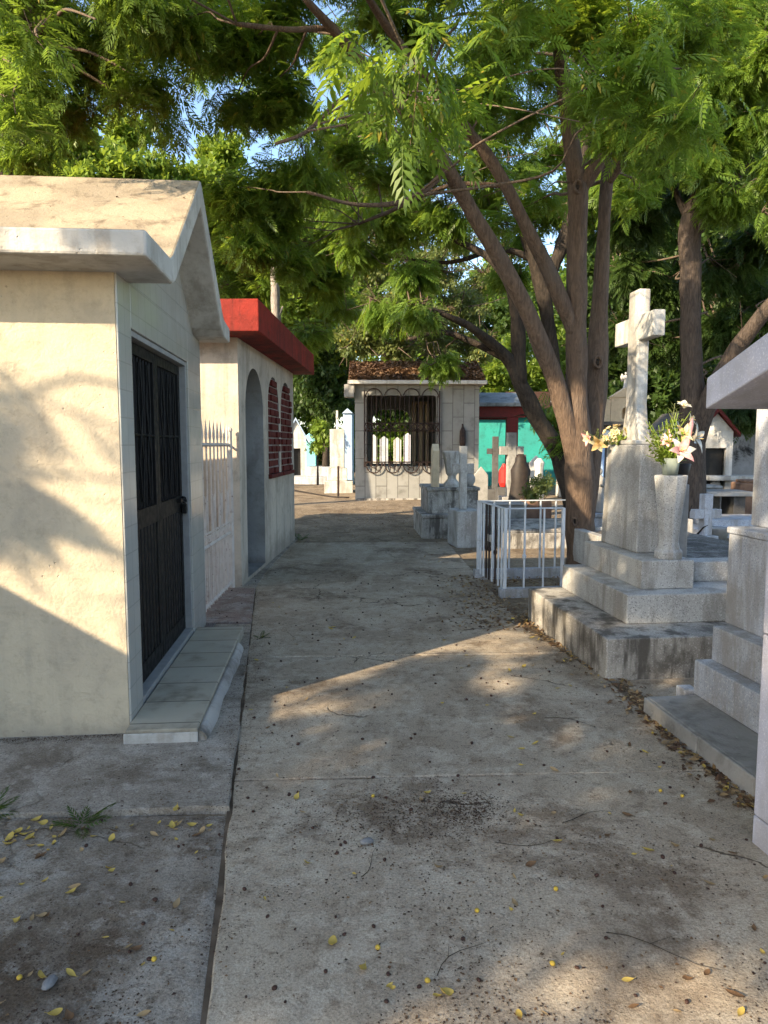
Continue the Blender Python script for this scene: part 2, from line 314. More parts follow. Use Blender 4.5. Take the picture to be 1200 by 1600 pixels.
M['grey_stone'] = plaster('grey_stone', (0.33, 0.32, 0.30), (0.24, 0.235, 0.22), (0.10, 0.09, 0.08), 0.6, 0.5)
M['dark_stone'] = plaster('dark_stone', (0.10, 0.098, 0.095), (0.065, 0.063, 0.06), (0.03, 0.03, 0.03), 0.5, 0.5)
M['brown_stone'] = plaster('brown_stone', (0.22, 0.13, 0.085), (0.16, 0.095, 0.065), (0.07, 0.045, 0.035), 0.5, 0.5)
M['cream_niche'] = plaster('cream_niche', (0.62, 0.50, 0.33), (0.54, 0.43, 0.29), (0.3, 0.23, 0.15), 0.3, 0.3)
M['black_stain_wall'] = plaster('black_stained_wall', (0.30, 0.30, 0.30), (0.22, 0.22, 0.22), (0.02, 0.02, 0.02), 1.0, 0.4, 0.6)
M['red_bright'] = plain('bright_red', (0.55, 0.03, 0.02), (0.45, 0.02, 0.02), 0.5)
M['pot_green'] = metal('green_grey_can', (0.22, 0.26, 0.22), (0.30, 0.33, 0.28), 0.6, 0.3, (0.12, 0.09, 0.06))
M['pot_dark'] = plain('dark_pot', (0.02, 0.016, 0.014), (0.035, 0.025, 0.02), 0.6)
M['pet_pink'] = plain('pink_petal', (0.62, 0.27, 0.26), (0.66, 0.44, 0.40), 0.7, 30)
M['pet_white'] = plain('white_petal', (0.62, 0.59, 0.52), (0.55, 0.52, 0.42), 0.7, 30)
M['pet_yellow'] = plain('yellow_petal', (0.66, 0.50, 0.20), (0.62, 0.40, 0.18), 0.6, 30)
M['pet_cream'] = plain('cream_petal', (0.58, 0.53, 0.33), (0.50, 0.45, 0.28), 0.6, 30)
M['stem'] = leafmat('plastic_leaf', (0.16, 0.26, 0.03), (0.30, 0.36, 0.05), (0.20, 0.30, 0.05), (0.4, 0.5, 0.06), 0.3)
M['palm'] = leafmat('palm_leaf', (0.12, 0.16, 0.05), (0.20, 0.22, 0.07), (0.16, 0.18, 0.06), (0.3, 0.32, 0.08), 0.3)
SUN_E, SKY_S, EXPO = 4.3, 0.15, 1.56
# crown clumps of the tree behind the viewpoint: where their shadow falls on the ground (x, y), height, radius, twigs
SHADE = []
_r = random.Random(21)
for sx, sy, n in [(-0.4, 1.5, 20), (0.5, 1.4, 20), (1.5, 1.7, 20), (-0.3, 2.4, 24), (0.5, 2.5, 24), (1.4, 2.8, 24), (0.1, 3.3, 26), (0.9, 3.6, 26), (1.8, 3.4, 24), (2.3, 3.0, 22), (2.3, 4.1, 22), (1.3, 4.5, 22), (0.5, 4.3, 20), (2.6, 2.2, 18), (1.9, 5.2, 18), (1.1, 5.4, 20), (-0.4, 4.6, 12), (-0.45, 4.05, 22), (-0.6, 3.4, 18), (0.2, 5.0, 10),
                  (3.2, 4.9, 24), (4.0, 5.3, 24), (3.9, 4.3, 22), (4.6, 6.0, 18), (-1.3, 2.0, 18), (-1.2, 1.2, 18), (0.2, 5.9, 18), (0.8, 6.5, 18), (0.1, 6.8, 17), (-0.6, 6.2, 17), (1.3, 7.3, 12), (3.3, 7.3, 18), (4.4, 8.3, 10), (5.7, 9.2, 9), (2.5, 6.3, 16), (3.2, 6.1, 16), (2.9, 5.5, 14), (3.9, 7.0, 14)]:
    SHADE.append((sx + _r.uniform(-.12, .12), sy + _r.uniform(-.12, .12), _r.uniform(3.6, 5.4), _r.uniform(0.50, 0.66), int(n * 1.35)))
GAPS = []                                   # leaves left out of that crown so sun lands on chosen spots
def _gap(px, py, rx, ry, d=None, grow=0.15):
    def S_(x, y):
        if d: p = at(x, y, d)
        else:
            q = at(x, y, 1.0); k = EYE / (EYE - q.z); p = Vector((q.x * k, k, 0))
        return np.array([p.x + SX * p.z, p.y + SY * p.z])
    c = S_(px, py); u = S_(px + rx, py) - c; v = S_(px, py - ry) - c
    u *= 1 + grow / np.linalg.norm(u); v *= 1 + grow / np.linalg.norm(v)
    GAPS.append((c, np.linalg.inv(np.stack([u, v], 1))))
for q in [(470, 1106, 46, 9, .1), (560, 1088, 56, 10, .1), (645, 1148, 44, 12, .12), (705, 1080, 36, 8, .08), (820, 1030, 36, 34, .12), (852, 1088, 22, 14, .1), (650, 982, 20, 6, .12), (965, 1145, 42, 11, .14), (400, 1503, 44, 22, .26), (915, 1485, 54, 20, .26), (1090, 1448, 30, 18, .22), (1165, 1495, 46, 42, .22), (640, 1556, 70, 12, .16), (790, 1588, 50, 10, .15)]: _gap(*q[:4], grow=q[4])
for q in [(20, 860, 40, 55), (80, 895, 50, 50), (150, 930, 50, 55), (195, 960, 30, 60), (90, 690, 100, 32), (150, 800, 55, 26), (60, 790, 40, 22), (50, 590, 70, 22), (175, 560, 26, 60), (100, 520, 60, 18), (190, 700, 16, 60), (160, 840, 40, 30)]: _gap(*q, d=3.72)
for q in [(885, 965, 40, 22, 5.6), (930, 1010, 16, 30, 5.0), (900, 905, 26, 14, 6.2), (960, 860, 26, 14, 6.1), (965, 735, 18, 30, 6.1), (955, 815, 14, 26, 6.2), (1000, 560, 10, 60, 6.0), (985, 500, 30, 14, 6.0), (1060, 950, 40, 16, 5.3), (1040, 890, 26, 12, 5.4)]: _gap(*q[:4], d=q[4], grow=0.08)
def keep_shade(p):
    s = np.array([p.x + SX * p.z, p.y + SY * p.z])
    for c, inv in GAPS:
        w = inv @ (s - c)
        if w[0] * w[0] + w[1] * w[1] < 1: return False
    return True
# ================================================================ THE GROUND
def jitter_poly(poly, step=0.12, amp=0.008):
    out = []
    for (x0, y0), (x1, y1) in zip(poly, poly[1:] + poly[:1]):
        n = max(1, int(math.hypot(x1 - x0, y1 - y0) / step))
        nx, ny = -(y1 - y0), (x1 - x0); l = math.hypot(nx, ny) or 1
        for i in range(n):
            t = i / n; x = x0 + (x1 - x0) * t; y = y0 + (y1 - y0) * t
            j = amp * (mnoise.noise(Vector((x * 3.1, y * 3.1, 5))) + 0.6 * mnoise.noise(Vector((x * 11, y * 11, 2)))) if i else 0
            out.append((x + nx / l * j, y + ny / l * j))
    return out
def slab_piece(mb, poly, z0, z1, amp=0.008):
    p = jitter_poly(poly, 0.07, amp); n = len(p); inn = []
    cx = sum(q[0] for q in p) / n; cy = sum(q[1] for q in p) / n
    for x, y in p:
        l = math.hypot(cx - x, cy - y) or 1; inn.append((x + (cx - x) / l * 0.006, y + (cy - y) / l * 0.006))
    vs = [(x, y, z0) for x, y in p] + [(x, y, z1 - 0.006) for x, y in p] + [(x, y, z1) for x, y in inn]
    fs = [[2 * n + i for i in range(n)]]
    for i in range(n):
        j = (i + 1) % n; fs += [(i, j, n + j, n + i), (n + i, n + j, 2 * n + j, 2 * n + i)]
    mb.add(vs, fs)

mb = MB()                                   # one sheet out to the horizon, finer near the camera
g = 60
xs = [-160, -90, -50, -30] + [-20 + i for i in range(41)] + [30, 50, 90, 160]
ys = [-120, -60, -30, -15] + [-8 + i for i in range(49)] + [50, 70, 110, 220]
def gz(x, y):
    d = 0.0
    if y > 12: d += 0.05 * min(1, (y - 12) / 4) * (mnoise.noise(Vector((x * 0.35, y * 0.35, 1))) + 0.4)
    return -0.022 + d
vs = [(x, y, gz(x, y)) for y in ys for x in xs]; W_ = len(xs)
mb.add(vs, [(j * W_ + i, j * W_ + i + 1, (j + 1) * W_ + i + 1, (j + 1) * W_ + i) for j in range(len(ys) - 1) for i in range(W_ - 1)])
tag(mb.build('ground', M['dirt'], smooth=True), kind='structure')

Lx = lambda y: -0.21 - 0.156 * y
Rx = lambda y: 1.79 - 0.055 * y if y < 4.7 else (1.53 - 0.225 * (y - 4.7) if y < 6.0 else 1.237 - 0.035 * (y - 6))
mb = MB(); cuts = [-1.2, 1.3, 3.27, 5.26, 7.36, 9.5, 11.6]
for a, b in zip(cuts[:-1], cuts[1:]):
    e = 0.009; k = 0.045
    ym = [a + e + (b - a - 2 * e) * t for t in (0, 0.33, 0.66, 1)]
    sl = lambda x, y: y + k * (x + 0.6)     # the joints run slightly askew
    wl = 0.0 if b < 7.4 else 0.18
    poly = [(Lx(y) + 0.003, sl(Lx(y), y)) for y in ym][::-1] + [(Rx(y), sl(Rx(y), y)) for y in ym]
    slab_piece(mb, poly, -0.05, 0.0 + 0.0015 * math.sin(a * 5), 0.012)
tag(mb.build('path', M['concrete']), kind='structure')
mb = MB()
for y0 in cuts[1:-1]: mb.box(Lx(y0) - 0.005, Rx(y0) + 0.005, y0 - 0.03 + 0.0, y0 + 0.13, -0.05, -0.014)
ysj = [-1 + 0.25 * i for i in range(50)]
mb.add([(Lx(y) + s, y, -0.007) for y in ysj for s in (-0.016, 0.022)], [(2 * i, 2 * i + 1, 2 * i + 3, 2 * i + 2) for i in range(len(ysj) - 1)])
tag(mb.build('joint_dirt', M['joint']), kind='structure')
mb = MB(); slab_piece(mb, [(Lx(2.98) - 0.006, 2.99), (Lx(5.0) - 0.006, 5.0), (-1.3, 5.0), (-1.3, 3.9), (-4.6, 3.9), (-4.6, 2.75)], -0.05, 0.016, 0.014)
slab_piece(mb, [(Lx(5.03) - 0.006, 5.02), (Lx(6.2) - 0.006, 6.2), (-1.5, 6.2), (-1.3, 5.02)], -0.05, 0.012, 0.012)
tag(mb.build('apron', M['apron']), kind='structure')
mb = MB(); slab_piece(mb, [(Lx(6.22) - 0.008, 6.22), (Lx(7.75) - 0.008, 7.75), (-4.2, 7.75), (-4.2, 6.22)], -0.05, 0.02, 0.012)
tag(mb.build('forecourt', M['pink_floor']), kind='structure')
mb = MB(); slab_piece(mb, [(Lx(7.77) - 0.02, 7.77), (-1.49, 9.0), (-1.48, 12.3), (-1.75, 12.3), (-1.75, 7.77)], -0.05, 0.008, 0.012)
tag(mb.build('pavement', M['apron']), kind='structure')
mb = MB(); nx, ny = 110, 150                  # broken old concrete in the left foreground
def rz_(x, y):
    e = min(1, max(0, (Lx(y) - 0.004 - x) / 0.018)) * min(1, max(0, (2.955 - y) / 0.05))
    f = mnoise.fractal(Vector((x * 2.1, y * 2.1, 3.3)), 0.7, 2.1, 6)
    return -0.014 + e * (0.006 + 0.014 * f)
def rp(i, j):
    y = -0.6 + 3.56 * j / (ny - 1); x1 = Lx(y) - 0.003 - 0.012 * abs(mnoise.noise(Vector((y * 5, 1, 1)))); x0 = -3.6
    t = 1 - (1 - i / (nx - 1)) ** 1.0; x = x0 + (x1 - x0) * t; return (x, y, rz_(x, y))
mb.add([rp(i, j) for j in range(ny) for i in range(nx)], [(j * nx + i, j * nx + i + 1, (j + 1) * nx + i + 1, (j + 1) * nx + i) for j in range(ny - 1) for i in range(nx - 1)])
tag(mb.build('broken_pavement', M['rough_concrete'], smooth=True), kind='structure')
mb = MB(); slab_piece(mb, [(Rx(2.9) + 0.03, 2.4), (2.9, 2.4), (2.9, 4.85), (1.62, 4.78)], -0.05, -0.004, 0.012)
tag(mb.build('kerb_strip', M['concrete']), kind='structure')

# ================================================================ CREAM TOMB CHAPEL (near left)
B1 = thing('tomb_chapel', 'cream tomb chapel with white gabled slab roof and black metal door, nearest on the left', 'tomb', (-1.395, 3.783, 0), 4.7)
mb = MB(); mb.box(-4.4, -0.145, 0, 2.46, 0, 2.5); mb.box(-0.145, -0.008, 0, 0.254, 0, 2.497); mb.build('wall', M['wall_cream'], B1)
mb = MB()
mb.box(-0.008, 0.004, 0.003, 0.262, 0, 2.498); mb.box(-0.145, -0.008, 0.254, 0.262, 0, 2.25); mb.box(-0.145, 0.004, 1.90, 2.464, 0, 2.498); mb.box(-0.145, 0.004, 0.262, 1.90, 2.25, 2.498)
mb.prism([(0.30, 2.498), (2.17, 2.498), (1.235, 3.30)], 'x', -4.3, 0.003)
mb.build('tiled_front', M['tile_cream'], B1, 0.006)
top = [(-0.35, 2.612), (0.20, 2.622), (0.27, 2.655), (1.22, 3.385), (1.25, 3.40), (1.28, 3.385), (2.16, 2.70), (2.27, 2.645), (2.60, 2.625)]
bot = [(2.60, 2.495), (2.25, 2.50), (2.13, 2.545), (1.25, 3.225), (0.33, 2.525), (0.25, 2.492), (-0.35, 2.49)]
mb = MB(); n0 = len(top) + len(bot); mb.prism(top + bot, 'x', -4.7, 0.245)
for i, f in enumerate(mb.f):
    if len(f) == 4 and (i - 2) < len(top) - 1: mb.m[i] = 1
mb.build('roof', [M['white_paint'], M['roof_plaster']], B1, 0.014)
# door
mb = MB()
for a, b in ((0.262, 0.285), (1.877, 1.90)): mb.box(-0.14, -0.012, a, b, 0.115, 2.248)
mb.box(-0.14, -0.012, 0.285, 1.877, 2.215, 2.248); mb.box(-0.14, -0.002, 0.262, 1.90, 0, 0.115)
mb.build('door_frame', M['jamb'], B1, 0.004)
for k, (a, b) in enumerate(((0.29, 1.077), (1.085, 1.872))):
    mb = MB(); x0, x1 = -0.095, -0.06
    for c0, c1 in ((a, a + 0.06), (b - 0.06, b)): mb.box(x0, x1, c0, c1, 0.12, 2.21)
    for c0, c1 in ((0.12, 0.24), (1.08, 1.20), (2.14, 2.21)): mb.box(x0, x1, a + 0.06, b - 0.06, c0, c1)
    lf = mb.build('door_leaf', M['black_metal'], B1, 0.004)
    mb = MB(); n = 8; w = (b - a - 0.12) / n
    for i in range(n):                      # ribbed sheet
        c = a + 0.06 + w * i
        mb.prism([(-0.088, c), (-0.088, c + w), (-0.079, c + w * 0.95), (-0.066, c + w * 0.8), (-0.066, c + w * 0.2), (-0.079, c + w * 0.05)], 'z', 0.241, 1.079)
    mb.build('ribbed_panel', M['black_metal'], lf)
    mb = MB()
    for i in range(9):
        c = a + 0.06 + (b - a - 0.12) * (i + 0.5) / 9; mb.bar((-0.078, c, 1.2), (-0.078, c, 2.14), 0.013)
    for i in range(3):
        c = a + 0.10 + (b - a - 0.2) * (i + 0.5) / 3
        for s in (-1, 1):
            mb.tube([(-0.066, c + s * 0.012, 1.24), (-0.066, c + s * 0.05, 1.48), (-0.066, c + s * 0.008, 1.66), (-0.066, c + s * 0.05, 1.84), (-0.066, c + s * 0.012, 2.11)], 0.006, 5)
    mb.bar((-0.07, a + 0.06, 1.66), (-0.07, b - 0.06, 1.66), 0.014)
    mb.build('window_bars', M['black_metal'], lf)
mb = MB(); mb.box(-0.138, -0.122, 0.287, 1.875, 0.12, 2.213); mb.build('dark_backing', M['dark_inside'], B1)  # dark sheet stands in for the unlit interior behind the bars
mb = MB()
for i in range(9):
    an = i * 0.7; mb.tube([(-0.045 + 0.02 * math.cos(an + q), 1.77 + 0.014 * i + 0.02 * math.sin(q), 1.17 + 0.02 * math.sin(an * 2 + q * 1.1)) for q in [k * math.pi / 4 for k in range(9)]], 0.005, 5)
mb.box(-0.05, -0.02, 1.80, 1.86, 1.06, 1.13); mb.box(-0.06, -0.03, 1.67, 1.895, 1.155, 1.185)
mb.tube([(-0.035, 1.81 + 0.02 + 0.02 * math.cos(q), 1.13 + 0.035 * math.sin(q)) for q in [k * math.pi / 6 for k in range(7)]], 0.006, 5)
mb.build('padlock', M['black_metal'], B1, 0.003)
# step
mb = MB(); mb.box(0.006, 0.385, -0.135, 2.02, 0, 0.088); st = mb.build('step', [M['tile_step']], B1, 0.008)
mb = MB(); ring = []
for i in range(21):
    y = -0.125 + 1.70 * i / 20; w = 0.055 + 0.014 * mnoise.noise(Vector((y * 3, 0, 0))); h = 0.074 + 0.008 * mnoise.noise(Vector((y * 4, 3, 0)))
    ring.append([(0.387, y, 0.0)] + [(0.387 + w * math.sin(q), y, h * math.cos(q)) for q in (0.0, 0.35, 0.7, 1.05, 1.4, 1.57)])
k = len(ring[0]); mb.add([p for r_ in ring for p in r_], [(i * k + j, i * k + j + 1, (i + 1) * k + j + 1, (i + 1) * k + j) for i in range(20) for j in range(k - 1)] + [list(range(k)), [20 * k + j for j in range(k)][::-1]])
mb.build('mortar_edge', M['mortar'], st, smooth=True)
mb = MB(); mb.box(-0.002, 0.388, -0.146, -0.137, 0.0, 0.070); mb.build('step_face', M['white_paint'], st, 0.006)

# ================================================================ WHITE SPIKED FENCE between the chapels
F1 = thing('iron_fence', 'white spiked iron fence closing the gap between cream chapel and red roofed tomb', 'fence', (-1.665, 6.30, 0.02), 1.2)
for z, w in ((0.06, 0.026), (0.62, 0.026), (0.74, 0.016), (1.58, 0.026)):
    mb = MB(); mb.bar((0, 0, z), (0, 1.48, z), w); mb.build('rail', M['fence_white'], F1)
for i in range(9):
    y = 0.07 + 1.34 * i / 8; mb = MB(); mb.tube([(0, y, 0.02), (0, y, 1.62), (0, y, 1.66), (0, y, 1.70), (0, y, 1.82)], [0.0095, 0.0095, 0.016, 0.014, 0.001], 6); mb.build('picket', M['fence_white'], F1)
mb = MB()
for i in range(8):
    y = 0.07 + 1.34 * (i + 0.5) / 8; mb.bar((0, y, 0.03), (0, y, 0.95 if i % 2 else 0.62), 0.014)
    for s in (-1, 1):
        mb.tube([(0.004, y + s * (0.035 + 0.026 * math.cos(q)), 0.685 + 0.032 * math.sin(q)) for q in [k * math.pi / 5 for k in range(9)]], 0.006, 5)
        if i % 2: mb.tube([(0.004, y + s * 0.07, 0.76), (0.004, y + s * 0.03, 0.90), (0.004, y + s * 0.012, 1.02), (0.004, y + s * 0.05, 1.10)], 0.007, 5)
mb.build('scrollwork', M['fence_white'], F1)
mb = MB(); mb.tube([(0.01, 1.49, 0), (0.01, 1.49, 1.72)], 0.028, 8); mb.ball((0.01, 1.49, 1.74), 0.034, 8); mb.bar((0.01, 1.49, 1.58), (0.08, 1.62, 1.50), 0.02)
mb.build('post', M['fence_white'], F1)

# ================================================================ RED ROOFED TOMB
B2 = thing('tomb_chapel', 'stained beige tomb with flat red roof, tall arched doorway and two brick filled arches', 'tomb', (-1.6, 7.877, 0), -1.5)
mb = MB(); PX = lambda u, v, w: (-w, u, v)
a1 = (0.34, 1.38); w1 = (1.72, 2.55); w2 = (2.72, 3.66)
wall_open(mb, PX, 0.0, 3.95, 0, 2.78, 0.26, [(a1[0], a1[1], 0.05, arch(*a1, 2.0)), (w1[0], w1[1], 1.2, arch(*w1, 2.12)), (w2[0], w2[1], 1.2, arch(*w2, 2.08))], 0, 1)
mb.box(-4.2, -0.26, 0.0, 0.2, 0, 2.78); mb.box(-4.2, -0.26, 3.75, 3.95, 0, 2.78); mb.box(-4.2, -4.0, 0.2, 3.75, 0, 2.78)
mb.build('wall', [M['red_wall'], M['grey_render']], B2)
mb = MB(); mb.box(-4.6, 0.325, -0.42, 4.15, 2.765, 3.095, taper=0.004); mb.build('roof', M['red_paint'], B2, 0.01)
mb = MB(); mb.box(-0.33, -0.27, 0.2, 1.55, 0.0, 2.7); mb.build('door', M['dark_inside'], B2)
for a, b, sp in ((w1[0], w1[1], 2.12), (w2[0], w2[1], 2.08)):
    mb = MB(); mm = MB(); top_ = arch(a, b, sp); z = 1.205; row = 0; bh = 0.078
    while z < top_((a + b) / 2) - 0.04:
        c = (a + b) / 2; hw = (b - a) / 2
        w = hw if z + bh < sp else math.sqrt(max(0, hw * hw - (z + bh - sp) ** 2))
        if w > 0.06:
            lo, hi = c - w, c + w; n = 3; off = 0.0 if row % 2 else 0.11; cur = lo
            while cur < hi - 0.03:
                L_ = min(0.27 - (off if cur == lo else 0), hi - cur); pr = random.uniform(-0.012, 0.035)
                mb.box(-0.20, 0.0 + pr, cur + 0.006, cur + L_ - 0.006, z, z + bh)
                cur += L_
            mm.box(-0.19, -0.012, lo + 0.002, hi - 0.002, z + bh + 0.001, z + bh + 0.021)
        z += bh + 0.022; row += 1
    o = mb.build('brick_window', M['brick'], B2, 0.006); mm.build('mortar', M['brick_mortar'], o)
    mb = MB(); mb.box(-0.2, 0.05, a - 0.03, b + 0.03, 1.145, 1.2); mb.build('sill', M['brick'], o, 0.008)

# ================================================================ UNSEEN NEIGHBOUR behind the photographer (its eave shades the cream wall)
N1 = thing('tomb_chapel', 'grey tomb chapel standing behind the viewpoint beside the broken pavement', 'tomb', (-4.22, 2.45, 0), 5.0)
mb = MB(); mb.box(-3.2, -0.25, -3.6, -0.2, 0, 2.1); mb.build('wall', M['grey_render'], N1, 0.01)
mb = MB(); mb.box(-3.5, 0.0, -3.9, 0.0, 2.102, 2.24); mb.build('roof', M['white_paint'], N1, 0.01)
mb = MB(); mb.box(-0.249, -0.2, -2.5, -1.4, 0.02, 1.9); mb.build('door', M['black_metal'], N1, 0.005)

# ================================================================ TILED CHAPEL with the grille (middle distance)
K = thing('tomb_chapel', 'grey tiled chapel with wide iron grille and leaf covered roof at the end of path', 'tomb', (-0.84, 20.67, 0), 1.5)
mb = MB(); PY = lambda u, v, w: (u, w, v)
o1 = (0.33, 2.36); wall_open(mb, PY, 0, 3.6, 0, 3.32, 0.14, [(o1[0], o1[1], 0.98, roundtop(*o1, 3.02, 0.10))])
PB = lambda u, v, w: (u, 3.0 - w, v)
o2 = (0.55, 1.80); wall_open(mb, PB, 0, 3.6, 0, 3.32, 0.14, [(o2[0], o2[1], 0.98, roundtop(*o2, 2.75, 0.35))])
mb.box(0, 0.14, 0.14, 2.86, 0, 3.32)
PR = lambda u, v, w: (3.6 - w, u, v)
mb.box(3.46, 3.6, 0.14, 2.86, 0, 3.32); mb.box(0.14, 3.46, 0.14, 2.86, 0.0, 0.06)
mb.build('wall', M['kiosk_tile'], K)
mb = MB(); mb.box(1.84, 1.95, 2.55, 2.84, 0.06, 2.9); mb.box(2.05, 2.16, 2.55, 2.84, 0.06, 2.9); mb.box(2.26, 2.37, 2.55, 2.84, 0.06, 2.9); mb.box(1.84, 2.37, 2.6, 2.84, 2.901, 3.0); mb.build('inner_panel', M['cream_niche'], K, 0.01)
mb = MB(); mb.box(0.16, 2.4, 1.5, 2.6, 0.06, 0.92); mb.build('altar', M['white_stone2'], K, 0.02)
mb = MB(); mb.box(-0.2, 3.78, -0.28, 3.2, 3.325, 3.43); mb.build('eave', M['white_paint'], K, 0.01)
mb = MB(); mb.prism([(-0.26, 3.432), (3.18, 3.432), (1.5, 4.10), (1.3, 4.10)], 'x', -0.18, 3.76); rf = mb.build('roof', M['litter_b'], K)
mb = MB(); mb.box(-0.30, -0.015, -0.2, 0.14, 2.95, 3.32); mb.build('corner_block', M['grey_stone'], K, 0.02)
mb = MB(); z0, z1 = 0.86, 3.14; x0, x1 = 0.28, 2.44; y = -0.10
for x in (x0, x1): mb.bar((x, y, z0 + 0.1), (x, y, z1), 0.032)
for z in (1.10, 2.0, 2.22): mb.bar((x0, y, z), (x1, y, z), 0.026)
n = 16
for i in range(n):
    x = x0 + (x1 - x0) * (i + 0.5) / n; mb.bar((x, y, 0.86 if i % 4 in (1, 2) else 1.05), (x, y, 3.0), 0.018)
for i in range(12):
    xa = x0 + (x1 - x0) * i / 12; xb = x0 + (x1 - x0) * (i + 1) / 12
    mb.bar((xa, y - 0.02, 2.0), (xb, y - 0.02, 2.22), 0.024); mb.bar((xa, y - 0.02, 2.22), (xb, y - 0.02, 2.0), 0.024)
for i in range(4):
    c = x0 + (x1 - x0) * (i + 0.5) / 4; hw = (x1 - x0) / 8 - 0.03
    mb.tube([(c + hw * math.cos(q), y, 1.08 + 0.30 * math.sin(q)) for q in [math.pi + math.pi * k / 10 for k in range(11)]], 0.018, 6)
    mb.tube([(c + hw * 0.5 * math.cos(q), y, 1.08 + 0.15 * math.sin(q)) for q in [math.pi + math.pi * k / 8 for k in range(9)]], 0.013, 5)
    mb.tube([(c + hw * math.cos(q), y, 2.95 + 0.26 * math.sin(q)) for q in [math.pi * k / 10 for k in range(11)]], 0.018, 6)
for x in (x0, x1):
    for z in (1.1, 2.1, 2.9): mb.bar((x, y, z), (x, 0.0, z), 0.02)
mb.build('window_grille', M['iron'], K)
mb = MB(); mb.tube([(3.12, -0.06, 1.5), (3.12, -0.06, 1.62), (3.12, -0.06, 1.66), (3.12, -0.06, 2.0), (3.12, -0.06, 2.12)], [0.05, 0.09, 0.1, 0.085, 0.03], 8); mb.bar((3.12, -0.06, 2.1), (3.12, 0.0, 2.2), 0.03)
mb.build('wall_lantern', M['iron'], K)
mb = MB(); mb.box(0.05, 3.55, -0.14, -0.004, -0.05, 0.05); mb.build('plinth', M['dirty_concrete'], K, 0.01)
# ================================================================ BIG STEPPED GRAVE WITH CROSS
G1 = thing('grave_monument', 'tall terrazzo grave monument with stepped base and large white stone cross', 'grave', (1.515, 4.72, 0), 6.0)
mb = MB(); mb.box(0, 2.0, 0, 1.75, -0.03, 0.285); mb.build('bottom_step', M['dirty_concrete'], G1, 0.01)
mb = MB(); mb.box(0.31, 2.2, 0.37, 1.72, 0.286, 0.503); mb.build('middle_step', M['terrazzo'], G1, 0.008)
mb = MB(); mb.box(0.50, 0.925, 0.556, 1.69, 0.504, 0.722); mb.build('upper_step', M['terrazzo'], G1, 0.008)
mb = MB(); mb.box(0.95, 2.2, 0.80, 1.0, 0.504, 0.665); mb.box(0.95, 1.05, 1.0, 3.3, 0.3, 0.665); mb.box(1.05, 2.2, 3.2, 3.3, 0.3, 0.665); mb.build('grave_kerb', M['terrazzo'], G1, 0.008)
mb = MB(); mb.box(1.052, 2.2, 1.002, 3.198, 0.3, 0.63); mb.build('gravel_bed', M['gravel'], G1)
mb = MB(); mb.box(0.635, 0.935, 0.93, 1.64, 0.723, 1.60, taper=0.022); mb.build('pedestal', M['terrazzo'], G1, 0.012)
mb = MB(); cx, cy = 0.76, 1.28
pr = [(-0.185, 1.601), (-0.175, 1.66), (-0.125, 1.80), (-0.098, 1.93), (-0.095, 2.46), (-0.36, 2.46), (-0.36, 2.665), (-0.095, 2.665), (-0.095, 2.88)]
poly = [(cy + a, z) for a, z in pr] + [(cy - a, z) for a, z in pr[::-1]]
mb.prism(poly, 'x', cx - 0.05, cx + 0.05); mb.box(cx - 0.09, cx + 0.16, cy - 0.2, cy + 0.17, 1.6005, 1.64)
mb.build('cross', M['cross_stone'], G1, 0.012)
V = tag(None or (lambda m: m.build('stone_vase', M['terrazzo'], None, 0.006))((lambda m: (m.lathe([(0.108, 0), (0.108, 0.055), (0.088, 0.075), (0.076, 0.13), (0.080, 0.20), (0.128, 0.625), (0.128, 0.645), (0.105, 0.645), (0.09, 0.58)], (0, 0, 0), 8, 0, ph=R(22.5)), m)[1])(MB())), 'faceted terrazzo flower vase tapering down, on the steps in front of cross pedestal', 'vase')
V.location = (2.215, 5.475, 0.722); V.rotation_euler = (0, 0, R(20))
# flower can and arrangements
P1 = thing('flower_pot', 'green grey metal can holding lilies on the faceted stone vase', 'flower pot', (2.205, 5.475, 1.368), 0)
mb = MB(); mb.lathe([(0.055, 0), (0.068, 0.13), (0.064, 0.13), (0.055, 0.09)], (0, 0, 0), 14); mb.build('can', M['pot_green'], P1, smooth=True)
P2 = tag((lambda m: (m.lathe([(0.05, 0), (0.085, 0.16), (0.08, 0.165), (0.068, 0.1)], (0, 0, 0), 12), m)[1])(MB()).build('flower_pot', M['pot_dark'], None, smooth=True), 'dark empty pot behind the lily can on grave kerb', 'flower pot')
P2.location = (2.39, 5.74, 1.285)
mb = MB(); mb.box(-0.06, 0.06, -0.06, 0.06, 0, 0.62); st = mb.build('pot_stand', M['grey_stone'], None, 0.01); st.location = (2.39, 5.74, 0.665); tag(st, 'slim grey stone stand under the empty dark pot', 'stand')

